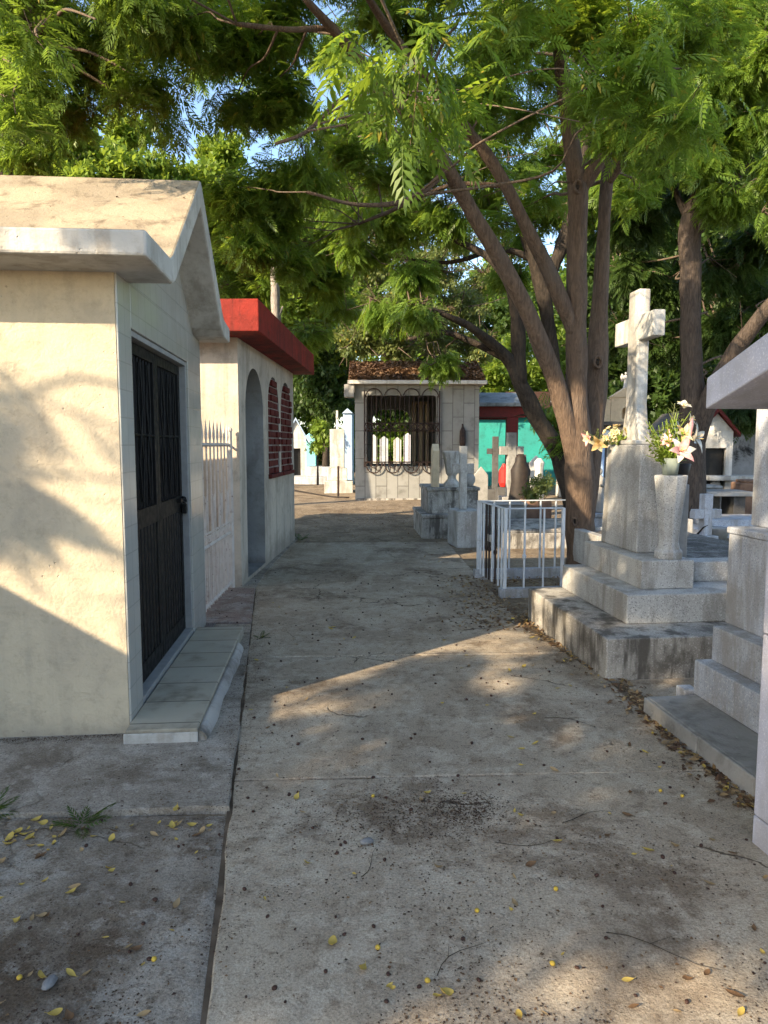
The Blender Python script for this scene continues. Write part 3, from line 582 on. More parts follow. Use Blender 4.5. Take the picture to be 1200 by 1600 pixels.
def petal(mb, c, az, el, L, w, curl, mi=0, n=6):
    d = Vector((math.cos(az), math.sin(az), 0)); sd = Vector((-math.sin(az), math.cos(az), 0)); p = Vector(c); e = el; rows = []
    for i in range(n + 1):
        t = i / n; ww = w * (math.sin(math.pi * (0.12 + 0.88 * t) ** 0.8) if t < 1 else 0.02); up = Vector((0, 0, 1))
        nrm = (up * math.cos(e) - d * math.sin(e))
        rows.append([p + sd * ww, p - nrm * ww * 0.35, p - sd * ww])
        p = p + (d * math.cos(e) + up * math.sin(e)) * (L / n); e -= curl / n
    vs = [q for r_ in rows for q in r_]; fs = []
    for i in range(n):
        for k in (0, 1): fs.append((i * 3 + k, i * 3 + k + 1, (i + 1) * 3 + k + 1, (i + 1) * 3 + k))
    mb.add(vs, fs, mi)
def lily(mb, c, face, L, mi=0, mi2=0, w=0.2):
    # six petals opening round the direction the flower faces
    t = MB()
    for k in range(6): petal(t, (0, 0, 0), k * math.pi / 3 + 0.2, 0.75 + 0.15 * (k % 2), L * (1 if k % 2 else 0.9), L * w, 1.15, mi if k % 2 else mi2)
    for k in range(5):
        a = k * 1.256; t.tube([(0, 0, 0), (0.02 * math.cos(a), 0.02 * math.sin(a), L * 0.5)], 0.0025, 4, 3)
    q = Vector((0, 0, 1)).rotation_difference(Vector(face).normalized()).to_matrix()
    mb_v = [Vector(c) + q @ Vector(v) for v in t.v]; b = len(mb.v); mb.v += [tuple(v) for v in mb_v]
    for f, m_ in zip(t.f, t.m): mb.f.append([b + i for i in f]); mb.m.append(m_)
def frond(mb, base, tip, n, L, w, mi=0, bend=0.05):
    base, tip = Vector(base), Vector(tip); ax = (tip - base); mid = (base + tip) / 2 + Vector((random.uniform(-1, 1), random.uniform(-1, 1), 0)) * bend
    pts = [base.lerp(mid, t * 2) if t < 0.5 else mid.lerp(tip, t * 2 - 1) for t in [i / 6 for i in range(7)]]
    mb.tube(pts, 0.003, 4, mi); d = ax.normalized(); sd = d.cross(Vector((0.4, -0.9, 0.2))).normalized()
    for i in range(n):
        t = (i + 1) / (n + 1); p = base.lerp(mid, t * 2) if t < 0.5 else mid.lerp(tip, t * 2 - 1)
        for s in (-1, 1):
            q = p + (d * 0.55 + sd * s + Vector((random.uniform(-.25, .25), random.uniform(-.4, .2), random.uniform(-.2, .3)))).normalized() * L * (1.1 - 0.6 * t)
            m_ = (p + q) / 2; ww = sd.cross(q - p).normalized() * w + d * w * 0.6
            mb.add([p, m_ + ww, q, m_ - ww], [(0, 1, 2, 3)], mi)
FM = [M['pet_pink'], M['pet_white'], M['pet_cream'], M['pet_yellow']]
F = thing('flower_bouquet', 'artificial pink and white lilies with yellow green sprays in the metal can', 'flowers', (2.205, 5.475, 1.46), 0)
mb = MB(); lily(mb, (0.045, -0.06, 0.09), (0.12, -1.0, 0.35), 0.14, 0, 1, 0.23); lily(mb, (-0.03, -0.01, 0.16), (-0.6, -0.6, 0.5), 0.08, 0, 0); mb.build('pink_lily', FM, F, smooth=True)
mb = MB(); lily(mb, (0.165, 0.0, 0.19), (0.75, -0.6, 0.15), 0.15, 1, 1); mb.build('white_lily', FM, F, smooth=True)
mb = MB(); lily(mb, (0.10, 0.03, 0.22), (0.1, -0.9, 0.4), 0.10, 2, 3); lily(mb, (0.09, 0.02, 0.43), (0.1, -0.5, 0.8), 0.075, 1, 2, 0.35); lily(mb, (0.16, 0.06, 0.33), (0.7, -0.5, 0.4), 0.08, 2, 1); mb.build('cream_lily', FM, F, smooth=True)
mb = MB()
for i in range(44):
    a = random.uniform(0, 6.3); r_ = random.uniform(0.02, 0.16); h = random.uniform(0.04, 0.34)
    frond(mb, (0, 0.0, -0.02), (-0.05 + r_ * math.cos(a) * 1.3, 0.02 + r_ * math.sin(a) * 0.8, h), 5, 0.055, 0.011)
for i in range(10): frond(mb, (0.02, 0.02, 0), (0.08 + random.uniform(-.06, .08), 0.05 + random.uniform(-.05, .05), random.uniform(0.26, 0.40)), 4, 0.06, 0.017)
mb.build('spray', M['stem'], F)
mb = MB()
for k in range(3): frond(mb, (0.0, 0.05, 0), (0.045 + 0.03 * k, 0.07, 0.46 - 0.06 * k), 16, 0.13, 0.0045, bend=0.01)
mb.build('palm_leaf', M['palm'], F)
mb = MB(); mb.tube([(0, 0, 0), (-0.02, -0.03, 0.2), (-0.03, -0.02, 0.26)], [0.004, 0.012, 0.002], 6); mb.tube([(0.13, 0, 0.1), (0.15, 0.0, 0.30), (0.155, 0, 0.345)], [0.004, 0.018, 0.004], 6); mb.build('bud', M['pet_pink'], F, smooth=True)
F = thing('flower_bouquet', 'yellow and pink artificial lily drooping beside the tree trunk, left of pedestal', 'flowers', (2.0, 6.42, 1.62), 0)
mb = MB(); lily(mb, (-0.10, -0.12, 0.0), (-0.5, -0.75, -0.45), 0.105, 3, 2, 0.26); lily(mb, (-0.17, -0.05, 0.04), (-0.9, -0.4, -0.2), 0.085, 0, 2, 0.26); mb.build('lily', FM, F, smooth=True)
mb = MB()
for k in range(8): frond(mb, (0.02, 0, -0.02), (random.uniform(-.2, .05), random.uniform(-.15, .05), random.uniform(0.0, .14)), 4, 0.05, 0.01)
mb.build('spray', M['palm'], F)
F = thing('flower_bouquet', 'small cream flower cluster at the left foot of the large cross', 'flowers', (2.06, 6.22, 1.60), 0)
mb = MB()
for k in range(34):
    v = Vector((random.gauss(0, .5), random.gauss(0, .5), random.gauss(0, .4))).normalized() * 0.085
    lily(mb, (v.x * 1.3 - 0.04, v.y - 0.02, 0.09 + v.z * 0.8), v + Vector((0, 0, .02)), 0.034, 2, 2 if k % 3 else 3, 0.4)
mb.build('blossom', FM, F, smooth=True)
mb = MB()
for k in range(8): frond(mb, (-0.03, -0.02, 0), (random.uniform(-.14, .06), random.uniform(-.1, .08), random.uniform(0.05, .15)), 3, 0.05, 0.012)
mb.build('spray', M['stem'], F)

# ================================================================ SMALL RAILED GRAVE
F2 = thing('grave_railing', 'low white bar railing around a small grave left of the tree trunk', 'railing', (1.286, 7.467, 0), 8.2)
W2, D2, H2 = 1.75, 1.04, 0.93
def railbar(x, y, z0=0.0, name='bar', r=0.011, rusty=False, flat=False):
    mb = MB()
    if flat: mb.box(x - 0.017, x + 0.017, y - 0.017, y + 0.017, z0, H2)
    else: mb.tube([(x, y, z0), (x, y, 0.38), (x, y, 0.40), (x, y, 0.425), (x, y, 0.44), (x, y, H2 - 0.005)] , [r, r, r * (1.9 if rusty else 1), r * (1.9 if rusty else 1), r, r], 6)
    mb.build(name, M['iron'] if rusty == 2 else M['rail_white'], F2, 0.003 if flat else 0)
M['rail_white'] = metal('pale_blue_white_paint', (0.62, 0.65, 0.68), (0.52, 0.55, 0.58), 0.55, 0.16, (0.16, 0.10, 0.07))
W1 = 0.64
for x, y in ((0, 0), (0, D2), (W1, 0)): railbar(x, y, 0, 'post', flat=True)
for i in range(1, 3): railbar(W1 * i / 3, 0.0, 0.06, rusty=i == 1)
for i in range(1, 9): railbar(W2 * i / 9, D2, 0.06, r=0.012)
for i in range(1, 9): railbar(0.0, D2 * i / 9, 0.06, rusty=(2 if i in (3, 5, 6) else 0))
for q in ((-0.02, W1, -0.016, 0.016), (-0.02, W2, D2 - 0.016, D2 + 0.016), (-0.016, 0.016, 0.0165, D2 - 0.0165)):
    mb = MB(); mb.box(*q, H2 - 0.007, H2 + 0.004); mb.build('rail', M['rail_white'], F2)
mb = MB(); mb.box(-0.05, W1 + 0.1, -0.055, 0.06, -0.03, 0.075); mb.box(-0.05, W2, D2 - 0.05, D2 + 0.05, -0.03, 0.10); mb.build('kerb', M['blue_grey'], F2, 0.008)
mb = MB(); mb.box(-0.004, 0.016, D2 * 0.45, D2 * 0.62, 0.50, 0.58); mb.build('name_plate', M['white_stone2'], F2, 0.003)
g = MB(); g.box(0, 2.6, 0, 1.7, -0.03, 0.22); g.box(0.06, 2.54, 0.06, 1.64, 0.221, 0.28); o = g.build('grave_slab', M['dirty_concrete'], None, 0.012); o.location = (1.85, 11.0, 0); o.rotation_euler = (0, 0, R(4)); tag(o, 'low grey kerbed grave slab behind the white bar railing', 'grave')

# ================================================================ PEDESTAL GRAVES by the path end
G2 = thing('grave_pedestal', 'grey block grave with thin headstone and white urn beside the tiled chapel', 'grave', (0.66, 12.2, 0), 3)
mb = MB(); mb.box(0.0, 1.25, 0, 1.6, -0.03, 0.34); mb.box(-0.02, 1.27, -0.02, 1.62, 0.341, 0.40); mb.build('base_block', M['dirty_concrete'], G2, 0.012)
mb = MB(); mb.box(0.12, 1.0, 0.15, 1.4, 0.401, 0.80); mb.box(0.09, 1.03, 0.12, 1.43, 0.801, 0.86); mb.build('plinth', M['dirty_concrete'], G2, 0.012)
mb = MB(); mb.prism([(0.20, 0.861), (0.45, 0.861), (0.45, 1.50), (0.325, 1.62), (0.20, 1.50)], 'x', 0.20, 0.32); mb.build('headstone', M['cream_niche'], G2, 0.01)
mb = MB(); mb.lathe([(0.15, 0), (0.15, 0.05), (0.075, 0.14), (0.075, 0.19), (0.11, 0.24), (0.15, 0.50), (0.175, 0.60), (0.175, 0.63), (0.13, 0.63)], (0.56, 0.34, 0.861), 10); mb.build('urn', M['cross_stone'], G2, 0.006)
mb = MB(); mb.ball((0.86, 0.5, 0.98), 0.15, 12); mb.build('stone_ball', M['grey_stone'], G2, smooth=True)
G3 = thing('grave_cross', 'white cross on a pale concrete block in front of the urn grave', 'grave', (1.15, 11.1, 0), 9)
mb = MB(); mb.box(0, 0.42, 0, 0.62, -0.03, 0.56, taper=0.008); mb.build('block', M['terrazzo'], G3, 0.012)
mb = MB(); mb.box(0.12, 0.24, 0.30, 0.38, 0.561, 1.58); mb.box(0.0, 0.12, 0.31, 0.37, 1.14, 1.30); mb.box(0.24, 0.36, 0.31, 0.37, 1.14, 1.30); mb.build('cross', M['cross_stone'], G3, 0.01)

# ================================================================ RIGHT EDGE: pale chapel and the stepped tomb behind it
H = thing('tomb_chapel', 'pale lavender tomb chapel cut off at the right edge, with overhanging gable roof', 'tomb', (1.488, 2.735, 0), 9.0)
mb = MB(); mb.box(0.0, 2.2, -1.9, 0.0, -0.03, 0.115); mb.box(0.001, 2.2, -1.9, -0.001, 0.119, 0.86); mb.box(0.0, 2.2, -1.9, 0.0, 0.864, 1.70); mb.prism([(0, 1.701), (-1.9, 1.701), (-0.95, 1.98)], 'x', 0.02, 2.2); mb.build('wall', M['lavender'], H, 0.006)
mb = MB(); ov = -0.20
mb.prism([(0.13, 1.74), (0.13, 1.862), (-0.95, 2.26), (-2.1, 1.862), (-2.1, 1.72), (-0.95, 2.10)], 'x', ov, 2.5); mb.build('roof', M['lavender'], H, 0.006)
mb = MB(); mb.box(-0.02, 0.003, -1.3, -0.6, 0.05, 1.5); mb.build('door', M['black_metal'], H, 0.005)
S = thing('stepped_tomb', 'bluish grey stepped tomb between the pale right chapel and the cross monument', 'tomb', (1.555, 4.13, 0), 6.5)
mb = MB(); mb.box(0, 0.02, -0.58, 0, -0.02, 0.095); mb.box(0, 0.02, -1.05, -0.585, -0.02, 0.10); mb.box(0.021, 2.0, -1.25, 0.0, -0.02, 0.098); mb.build('bottom_slab', M['apron_tile'] if 'apron_tile' in M else M['grey_stone'], S, 0.008)
mb = MB(); mb.box(0.325, 2.0, -1.25, 0.02, 0.099, 0.31); mb.box(0.27, 0.36, 0.021, 0.12, -0.02, 0.12); mb.build('lower_step', M['blue_grey'], S, 0.008)
mb = MB(); mb.box(0.42, 2.0, -1.2, 0.0, 0.311, 0.52); mb.build('middle_step', M['blue_grey'], S, 0.008)
mb = MB(); mb.box(0.535, 2.0, -1.1, 0.06, 0.521, 1.07); mb.box(0.525, 2.0, -1.11, 0.07, 1.071, 1.11); mb.build('upper_block', M['blue_grey'], S, 0.008)
mb = MB(); mb.box(0.70, 2.0, -0.9, 0.10, 1.111, 1.84); mb.build('headstone', M['blue_grey'], S, 0.008)

# ================================================================ BACKGROUND THINGS
def gbox(w, d, h, mb, x=0, y=0, z=0): mb.box(x - w / 2, x + w / 2, y - d / 2, y + d / 2, z, z + h)
def place(o, px, d, z=0, rz=0):
    p = at(px, 700, d); o.location = (p.x, d, z); o.rotation_euler = (0, 0, R(rz)); return o
def cross_thing(px, d, h, w, t, mat, label, base=0.0, bw=0.3, rz=0, zoff=-0.03, armz=0.72, basemat=None):
    T = thing('grave_cross', label, 'grave cross'); place(T, px, d, zoff, rz)
    if base:
        mb = MB(); gbox(bw, bw, base, mb); mb.build('base', basemat or mat, T, 0.01)
    mb = MB(); mb.box(-t / 2, t / 2, -t / 2, t / 2, base + 0.001, h); z = base + (h - base) * armz
    mb.box(-w / 2, -t / 2, -t * 0.45, t * 0.45, z - t / 2, z + t / 2); mb.box(t / 2, w / 2, -t * 0.45, t * 0.45, z - t / 2, z + t / 2)
    mb.build('cross', mat, T, 0.008); return T
def figure(mb, c, h, wings=False, mi=0):
    mb.lathe([(0.14 * h, 0), (0.15 * h, 0.04 * h), (0.115 * h, 0.25 * h), (0.095 * h, 0.5 * h), (0.12 * h, 0.66 * h), (0.125 * h, 0.76 * h), (0.05 * h, 0.82 * h), (0.04 * h, 0.85 * h)], c, 12, mi, 1, 0.75)
    mb.ball((c[0], c[1] - 0.01 * h, c[2] + 0.915 * h), 0.068 * h, 10, mi, 1.2)
    for s in (-1, 1): mb.tube([(c[0] + s * 0.11 * h, c[1], c[2] + 0.75 * h), (c[0] + s * 0.14 * h, c[1] - 0.04 * h, c[2] + 0.58 * h), (c[0] + s * 0.02 * h, c[1] - 0.12 * h, c[2] + 0.62 * h)], [0.04 * h, 0.035 * h, 0.025 * h], 7, mi)
    if wings:
        for s in (-1, 1): mb.prism([(c[0] + s * 0.04 * h, c[2] + 0.74 * h), (c[0] + s * 0.2 * h, c[2] + 0.92 * h), (c[0] + s * 0.30 * h, c[2] + 0.70 * h), (c[0] + s * 0.22 * h, c[2] + 0.42 * h), (c[0] + s * 0.06 * h, c[2] + 0.52 * h)][::s], 'y', c[1] + 0.08 * h, c[1] + 0.11 * h, mi)
def niche(name, label, px, d, w, h, hr, wallm, roofm, rz=0, dep=1.2, dark=True, z=0.0, dw=0.45, dh=0.7):
    T = thing(name, label, 'tomb'); place(T, px, d, z - 0.03, rz)
    mb = MB(); a, b = -w * dw / 2, w * dw / 2
    wall_open(mb, lambda u, v, ww: (u, -dep / 2 + ww, v), -w / 2, w / 2, 0, h, 0.12, [(a, b, 0.25, lambda u: h * dh + 0.15)])
    mb.box(-w / 2, -w / 2 + 0.1, -dep / 2 + 0.12, dep / 2, 0, h); mb.box(w / 2 - 0.1, w / 2, -dep / 2 + 0.12, dep / 2, 0, h); mb.box(-w / 2 + 0.1, w / 2 - 0.1, dep / 2 - 0.1, dep / 2, 0, h)
    mb.prism([(-w / 2, h + 0.001), (w / 2, h + 0.001), (0, h + hr)], 'y', -dep / 2, -dep / 2 + 0.12); mb.build('wall', wallm, T, 0.01)
    mb = MB(); e = 0.14; t = 0.09
    mb.prism([(-w / 2 - e, h - e * hr / (w / 2) + 0.02), (0, h + hr + 0.02), (w / 2 + e, h - e * hr / (w / 2) + 0.02), (w / 2 + e, h - e * hr / (w / 2) + 0.02 + t), (0, h + hr + 0.02 + t * 1.3), (-w / 2 - e, h - e * hr / (w / 2) + 0.02 + t)], 'y', -dep / 2 - 0.1, dep / 2 + 0.1); mb.build('roof', roofm, T, 0.008)
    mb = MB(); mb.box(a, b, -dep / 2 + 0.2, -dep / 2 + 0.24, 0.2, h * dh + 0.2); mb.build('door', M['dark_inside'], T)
    return T
# --- left of the tiled chapel
niche('grave_niche', 'white grave niche with pale blue gabled roof, left beyond the brick arches', 462, 31, 0.85, 1.9, 0.75, M['white_stone2'], M['blue_paint'], 8, 1.6)
o = MB(); o.box(-0.9, 1.5, -1, 1, 0, 0.33); o.box(-0.3, 0.9, -0.8, 0.8, 0.331, 0.72); T = place(o.build('grave_slab', M['blue_grey'], None, 0.02), 492, 30, -0.03); tag(T, 'wide pale slab grave behind the sunlit sand, left of the white pillar', 'grave')
o = MB(); o.prism([(-0.3, 0), (0.3, 0), (0.3, 1.9), (0, 2.15), (-0.3, 1.9)], 'y', -0.2, 0.2); T = place(o.build('headstone', M['aqua'], None, 0.02), 484, 33.5, 0.0); tag(T, 'aqua painted upright headstone beyond the pale slab grave', 'headstone')
T = thing('grave_pillar', 'cream white grave pillar with a thin cross on top standing on the sand', 'grave'); place(T, 527, 24, -0.02, 2)
mb = MB(); gbox(0.95, 0.9, 0.42, mb, 0.05); gbox(0.66, 0.62, 0.42, mb, 0, 0, 0.421); mb.build('base', M['cross_stone'], T, 0.02)
mb = MB(); gbox(0.48, 0.42, 1.3, mb, 0, 0, 0.842); mb.build('pillar', M['cross_stone'], T, 0.02)
mb = MB(); gbox(0.07, 0.07, 0.62, mb, 0, 0, 2.143); mb.box(-0.035, 0.035, -0.2, -0.036, 2.5, 2.57); mb.box(-0.035, 0.035, 0.036, 0.2, 2.5, 2.57); mb.build('cross', M['white_stone2'], T, 0.006)
o = MB(); gbox(0.35, 1.6, 2.85, o); o.prism([(-0.22, 2.851), (0.22, 2.851), (0, 3.05)], 'y', -0.9, 0.9); T = place(o.build('tomb_wall', M['blue_paint'], None, 0.02), 545, 29, -0.02); tag(T, 'narrow pale blue tomb wall just left of the tiled chapel', 'tomb')
o = MB(); o.tube([(0, 0, 0), (0.01, 0, 0.98)], 0.035, 8); T = place(o.build('iron_post', M['iron'], None), 528, 21.5, -0.02); tag(T, 'thin dark iron post in the sand before the white pillar', 'post')
o = MB(); pts = [at(440, 752, 26), at(470, 757, 24), at(500, 766, 22.3), at(520, 771, 21.5), at(545, 772, 21.2)]
o.tube([(p.x, p.y, 0.03) for p in pts], 0.022, 6); tag(o.build('hose', M['pot_dark'], None, smooth=True), 'dark hose lying across the sunlit sand near the tiled chapel', 'hose')
o = MB(); gbox(26, 0.3, 2.2, o); T = place(o.build('boundary_wall', M['cream_niche'], None, 0.01), 520, 44, -0.02, 3); tag(T, 'long low tan boundary wall far behind the graves on the left', 'wall')
# --- right of the tiled chapel
T = thing('grave_shelter', 'dark red framed grave shelter with grey slab roof beside the tiled chapel', 'shelter'); place(T, 772, 23, -0.02, 0)
mb = MB(); mb.prism([(-0.9, 2.85), (1.5, 2.85), (1.5, 2.95), (-0.9, 2.95)], 'z', 0, 0.01); mb = MB()
mb.prism([(-1.2, 2.78), (-1.2, 2.90), (0.2, 3.30), (1.5, 3.10), (1.5, 2.95), (0.2, 3.12)], 'x', -1.4, 1.02); mb.build('roof', M['roof_grey'], T, 0.02)
mb = MB(); mb.box(-1.3, 0.82, -1.0, -0.8, 2.46, 2.80); mb.build('beam', M['dark_red'], T, 0.01); mb = MB(); mb.box(-1.3, 0.82, 1.0, 1.2, 2.46, 2.9); mb.build('beam', M['dark_red'], T, 0.01)
for x, y in ((0.22, -1.0), (0.62, 1.0), (-1.3, -1.0)):
    mb = MB(); mb.box(x, x + (0.36 if y < 0 else 0.2), y, y + 0.2, 0, 2.459); mb.build('post', M['dark_red'], T, 0.01)
T = thing('teal_building', 'teal green building with orange tiled roof edge behind the red shelter', 'building'); place(T, 800, 28, -0.02, 0)
mb = MB(); mb.box(-3.0, 2.1, 0, 3, 0, 2.72); mb.build('wall', M['teal'], T, 0.01)
mb = MB(); mb.box(-3.2, 2.3, -0.35, 3.2, 2.721, 2.86); mb.build('eave', M['roof_grey'], T, 0.01)
mb = MB(); mb.prism([(-0.4, 2.861), (3.2, 2.861), (3.2, 3.9), (2.9, 3.9)], 'x', 0.2, 2.35); mb.build('roof', M['clay'], T, 0.01)
cross_thing(774, 19.0, 1.85, 0.44, 0.15, M['dark_stone'], 'dark grey stone cross standing before the teal wall', 0.45, 0.5)
cross_thing(799, 17.0, 1.92, 0.56, 0.20, M['grey_stone'], 'pale stone cross in front of the dark red shelter post', 0.4, 0.5, 4)
cross_thing(818, 20.5, 1.35, 0.4, 0.14, M['dark_stone'], 'low dark cross beside the leaning dark tree', 0.3, 0.4)
T = thing('draped_statue', 'black draped figure with white cloth among the crosses near leaning tree', 'statue'); place(T, 814, 15.5, 0.10, 0)
mb = MB(); mb.lathe([(0.24, 0), (0.26, 0.2), (0.20, 0.6), (0.22, 0.85), (0.13, 1.02), (0.12, 1.12), (0.06, 1.2)], (0, 0, 0.1), 14, 0, 1, 0.8); mb.build('robe', M['pot_dark'], T, smooth=True)
mb = MB(); mb.lathe([(0.27, -0.14), (0.30, 0.02), (0.25, 0.18), (0.24, 0.10)], (0.02, 0, 0.10), 14, 0, 1, 0.85); mb.build('cloth', M['white_stone2'], T, smooth=True)
o = MB(); o.lathe([(0.09, 0), (0.13, 0.1), (0.13, 0.42), (0.07, 0.5), (0.04, 0.58)], (0, 0, 0), 8); T = place(o.build('grave_lantern', M['red_bright'], None, 0.01), 788, 17.8, 0.55); tag(T, 'bright red grave lantern left of the pale stone cross', 'lantern')
o = MB(); gbox(0.36, 0.36, 0.59, o); T = place(o.build('lantern_plinth', M['dark_stone'], None, 0.01), 788, 17.8, -0.05); tag(T, 'small dark plinth under the bright red lantern', 'plinth')
o = MB(); gbox(0.9, 0.5, 0.42, o); gbox(0.98, 0.58, 0.05, o, 0, 0, 0.421); T = place(o.build('grave_block', M['grey_stone'], None, 0.03), 783, 14.2, -0.02, 5); tag(T, 'squat grey concrete grave block behind the white railing corner', 'grave')
o = MB(); gbox(0.6, 0.5, 0.5, o); T = place(o.build('grave_block', M['brown_stone'], None, 0.03), 838, 14.5, -0.02, -5); tag(T, 'reddish low grave block by the leaning tree foot', 'grave')
o = MB(); o.prism([(-0.16, 0), (0.16, 0), (0.16, 0.9), (0, 1.1), (-0.16, 0.9)], 'y', -0.06, 0.06); T = place(o.build('headstone', M['grey_stone'], None, 0.01), 752, 16.5, 0.0); tag(T, 'small pointed grey headstone at the right corner of the tiled chapel', 'headstone')
o = MB(); o.prism([(-0.16, 0), (0.16, 0), (0.16, 0.8), (0, 0.98), (-0.16, 0.8)], 'y', -0.06, 0.06); T = place(o.build('headstone', M['white_stone2'], None, 0.01), 838, 18, 0.35); tag(T, 'white headstone half hidden by the leaning tree', 'headstone')
o = MB(); o.lathe([(0.1, 0.0), (0.13, 0.5), (0.1, 1.0), (0.13, 1.2), (0.05, 1.3)], (0, 0, 0), 8); place(o.build('grave_post', M['white_stone2'], None, 0.01), 843, 17, -0.02).name = 'grave_post'; tag(bpy.data.objects['grave_post'], 'white turned grave post beside the leaning dark trunk', 'post')
# statues between the trunks
T = thing('angel_statue', 'white angel statue on a column between the forked trunks', 'statue'); place(T, 884, 22, 0, 0)
mb = MB(); gbox(0.45, 0.45, 1.75, mb); gbox(0.55, 0.55, 0.1, mb, 0, 0, 1.751); mb.build('column', M['white_stone2'], T, 0.01)
mb = MB(); figure(mb, (0, 0, 1.852), 1.55, True); mb.build('figure', M['white_stone2'], T, smooth=True)
T = thing('grave_statue', 'small grey mourning statue right of the main tree trunk', 'statue'); place(T, 938, 8.7, 0, -20)
mb = MB(); gbox(0.26, 0.26, 0.72, mb); gbox(0.3, 0.3, 0.05, mb, 0, 0, 0.721); mb.build('pedestal', M['blue_grey'], T, 0.01)
mb = MB(); figure(mb, (0, 0, 0.772), 0.55); mb.build('figure', M['grey_stone'], T, smooth=True)
T = thing('garden_lamp', 'white globe lamp on a pale blue post left of the large cross', 'lamp'); place(T, 943, 9.6, 0, 0)
mb = MB(); mb.tube([(-0.03, 0, 0), (-0.02, 0, 1.6)], 0.035, 10); mb.build('post', M['blue_paint'], T, smooth=True)
mb = MB(); mb.ball((-0.0, 0, 1.70), 0.125, 12, 0, 0.8); mb.build('globe', M['pet_white'], T, smooth=True)
# --- right background
T = thing('niche_tomb', 'tall dark tomb topped by a cream arched niche and white angel', 'tomb'); place(T, 962, 21, 0, -3)
mb = MB(); gbox(1.3, 1.2, 2.15, mb); mb.box(-0.75, 0.75, -0.7, 0.7, 2.151, 2.26); mb.build('base', M['dark_stone'], T, 0.01)
mb = MB(); wall_open(mb, lambda u, v, w: (u, -0.5 + w, v), -0.3, 0.55, 2.261, 2.95, 0.25, [(0.02, 0.28, 2.35, arch(0.02, 0.28, 2.55))]); mb.prism([(-0.34, 2.951), (0.59, 2.951), (0.125, 3.25)], 'y', -0.52, -0.2); mb.box(-0.7, -0.31, -0.5, 0.2, 2.261, 2.9); mb.box(0.0, 0.3, -0.24, -0.2, 2.3, 2.75); mb.build('niche', M['cream_niche'], T, 0.008)
mb = MB(); figure(mb, (0.125, -0.36, 3.2), 0.48, True); mb.build('angel', M['white_stone2'], T, smooth=True)
niche('grave_niche', 'white gabled niche with red trimmed roof and dark door, behind the lilies', 1103, 17.5, 0.75, 1.95, 0.42, M['white_stone2'], M['dark_red'], -6, 1.4, dh=0.72, dw=0.62)
niche('grave_niche', 'small white gabled tomb with dark doorway far behind the cross', 1045, 25, 0.9, 2.15, 0.45, M['white_stone2'], M['dark_stone'], -4, 1.5, dw=0.5)
T = thing('tomb_chapel', 'dark flat roofed tomb with black stained grey wall at far right', 'tomb'); place(T, 1128, 19.5, 0, -4)
mb = MB(); mb.box(0, 0.85, 0, 3, 0, 2.35); mb.box(0.85, 5.0, 0.9, 3, 0, 2.35); mb.build('wall', M['black_stain_wall'], T, 0.01)
mb = MB(); mb.box(-0.35, 5.2, -1.1, 3.2, 2.36, 2.62); mb.build('roof', M['dark_stone'], T, 0.01)
mb = MB(); mb.box(4.7, 4.9, -0.9, -0.7, 0, 2.355); mb.build('post', M['dark_stone'], T, 0.01)
T = thing('stone_bench', 'pale stone bench with curved legs in shade at the far right', 'bench'); place(T, 1147, 16.8, 0, -5)
mb = MB(); gbox(1.25, 0.55, 0.12, mb, 0, 0, 0.76); mb.build('seat', M['cross_stone'], T, 0.03)
for s in (-1, 1):
    mb = MB(); mb.tube([(s * 0.42, 0, 0.75), (s * 0.30, 0, 0.55), (s * 0.28, 0, 0.32), (s * 0.42, 0, 0.1), (s * 0.52, 0, -0.02)], [0.11, 0.08, 0.07, 0.09, 0.12], 8); mb.build('leg', M['grey_stone'], T, smooth=True)
o = MB(); gbox(1.0, 0.7, 0.80, o); o.box(-0.42, 0.42, -0.3, 0.3, 0.801, 0.86); T = place(o.build('grave_block', M['brown_stone'], None, 0.04), 1190, 15.5, -0.02, -10); tag(T, 'reddish brown grave block at the right end of stone bench', 'grave')
o = MB(); gbox(0.75, 0.6, 0.72, o); o.box(-0.40, 0.40, -0.33, 0.33, 0.721, 0.78); T = place(o.build('grave_block', M['grey_stone'], None, 0.03), 1092, 14.6, 0.0, -6); tag(T, 'grey cube shaped grave below the red trimmed niche', 'grave')
T = thing('table_tomb', 'dark low table tomb of stone planks behind the small grey cross', 'tomb'); place(T, 1098, 13.9, 0, -4)
mb = MB(); gbox(1.7, 0.8, 0.09, mb, 0, 0, 0.62); mb.build('slab', M['grey_stone'], T, 0.015)
for x in (-0.62, 0.62):
    mb = MB(); gbox(0.22, 0.6, 0.619, mb, x); mb.build('support', M['dark_stone'], T, 0.01)
cross_thing(1107, 11.6, 0.82, 0.50, 0.15, M['blue_grey'], 'small pale grey cross in the dirt right of the stone vase', 0.14, 0.3, 12, -0.02, 0.52)
o = MB(); o.lathe([(0.12, 0), (0.19, 0.2), (0.20, 0.22), (0.16, 0.2), (0.1, 0.08)], (0, 0, 0), 14); T = place(o.build('stone_bowl', M['grey_stone'], None, smooth=True), 1128, 11.9, -0.01); tag(T, 'grey stone planter bowl beside the small pale cross', 'planter')
o = MB(); o.lathe([(0.09, 0), (0.14, 0.15), (0.15, 0.17), (0.12, 0.16), (0.08, 0.06)], (0, 0, 0), 12); T = place(o.build('stone_bowl', M['cross_stone'], None, smooth=True), 1157, 10.2, -0.01); tag(T, 'small white planter bowl close to the stepped tomb', 'planter')
o = MB(); gbox(2.4, 1.6, 0.16, o); o.box(-0.9, 0.9, -0.55, 0.55, 0.161, 0.3); T = place(o.build('grave_slab', M['blue_grey'], None, 0.015), 1172, 13.0, -0.02, -4); tag(T, 'flat pale blue grave slab on the ground below the bench', 'grave')
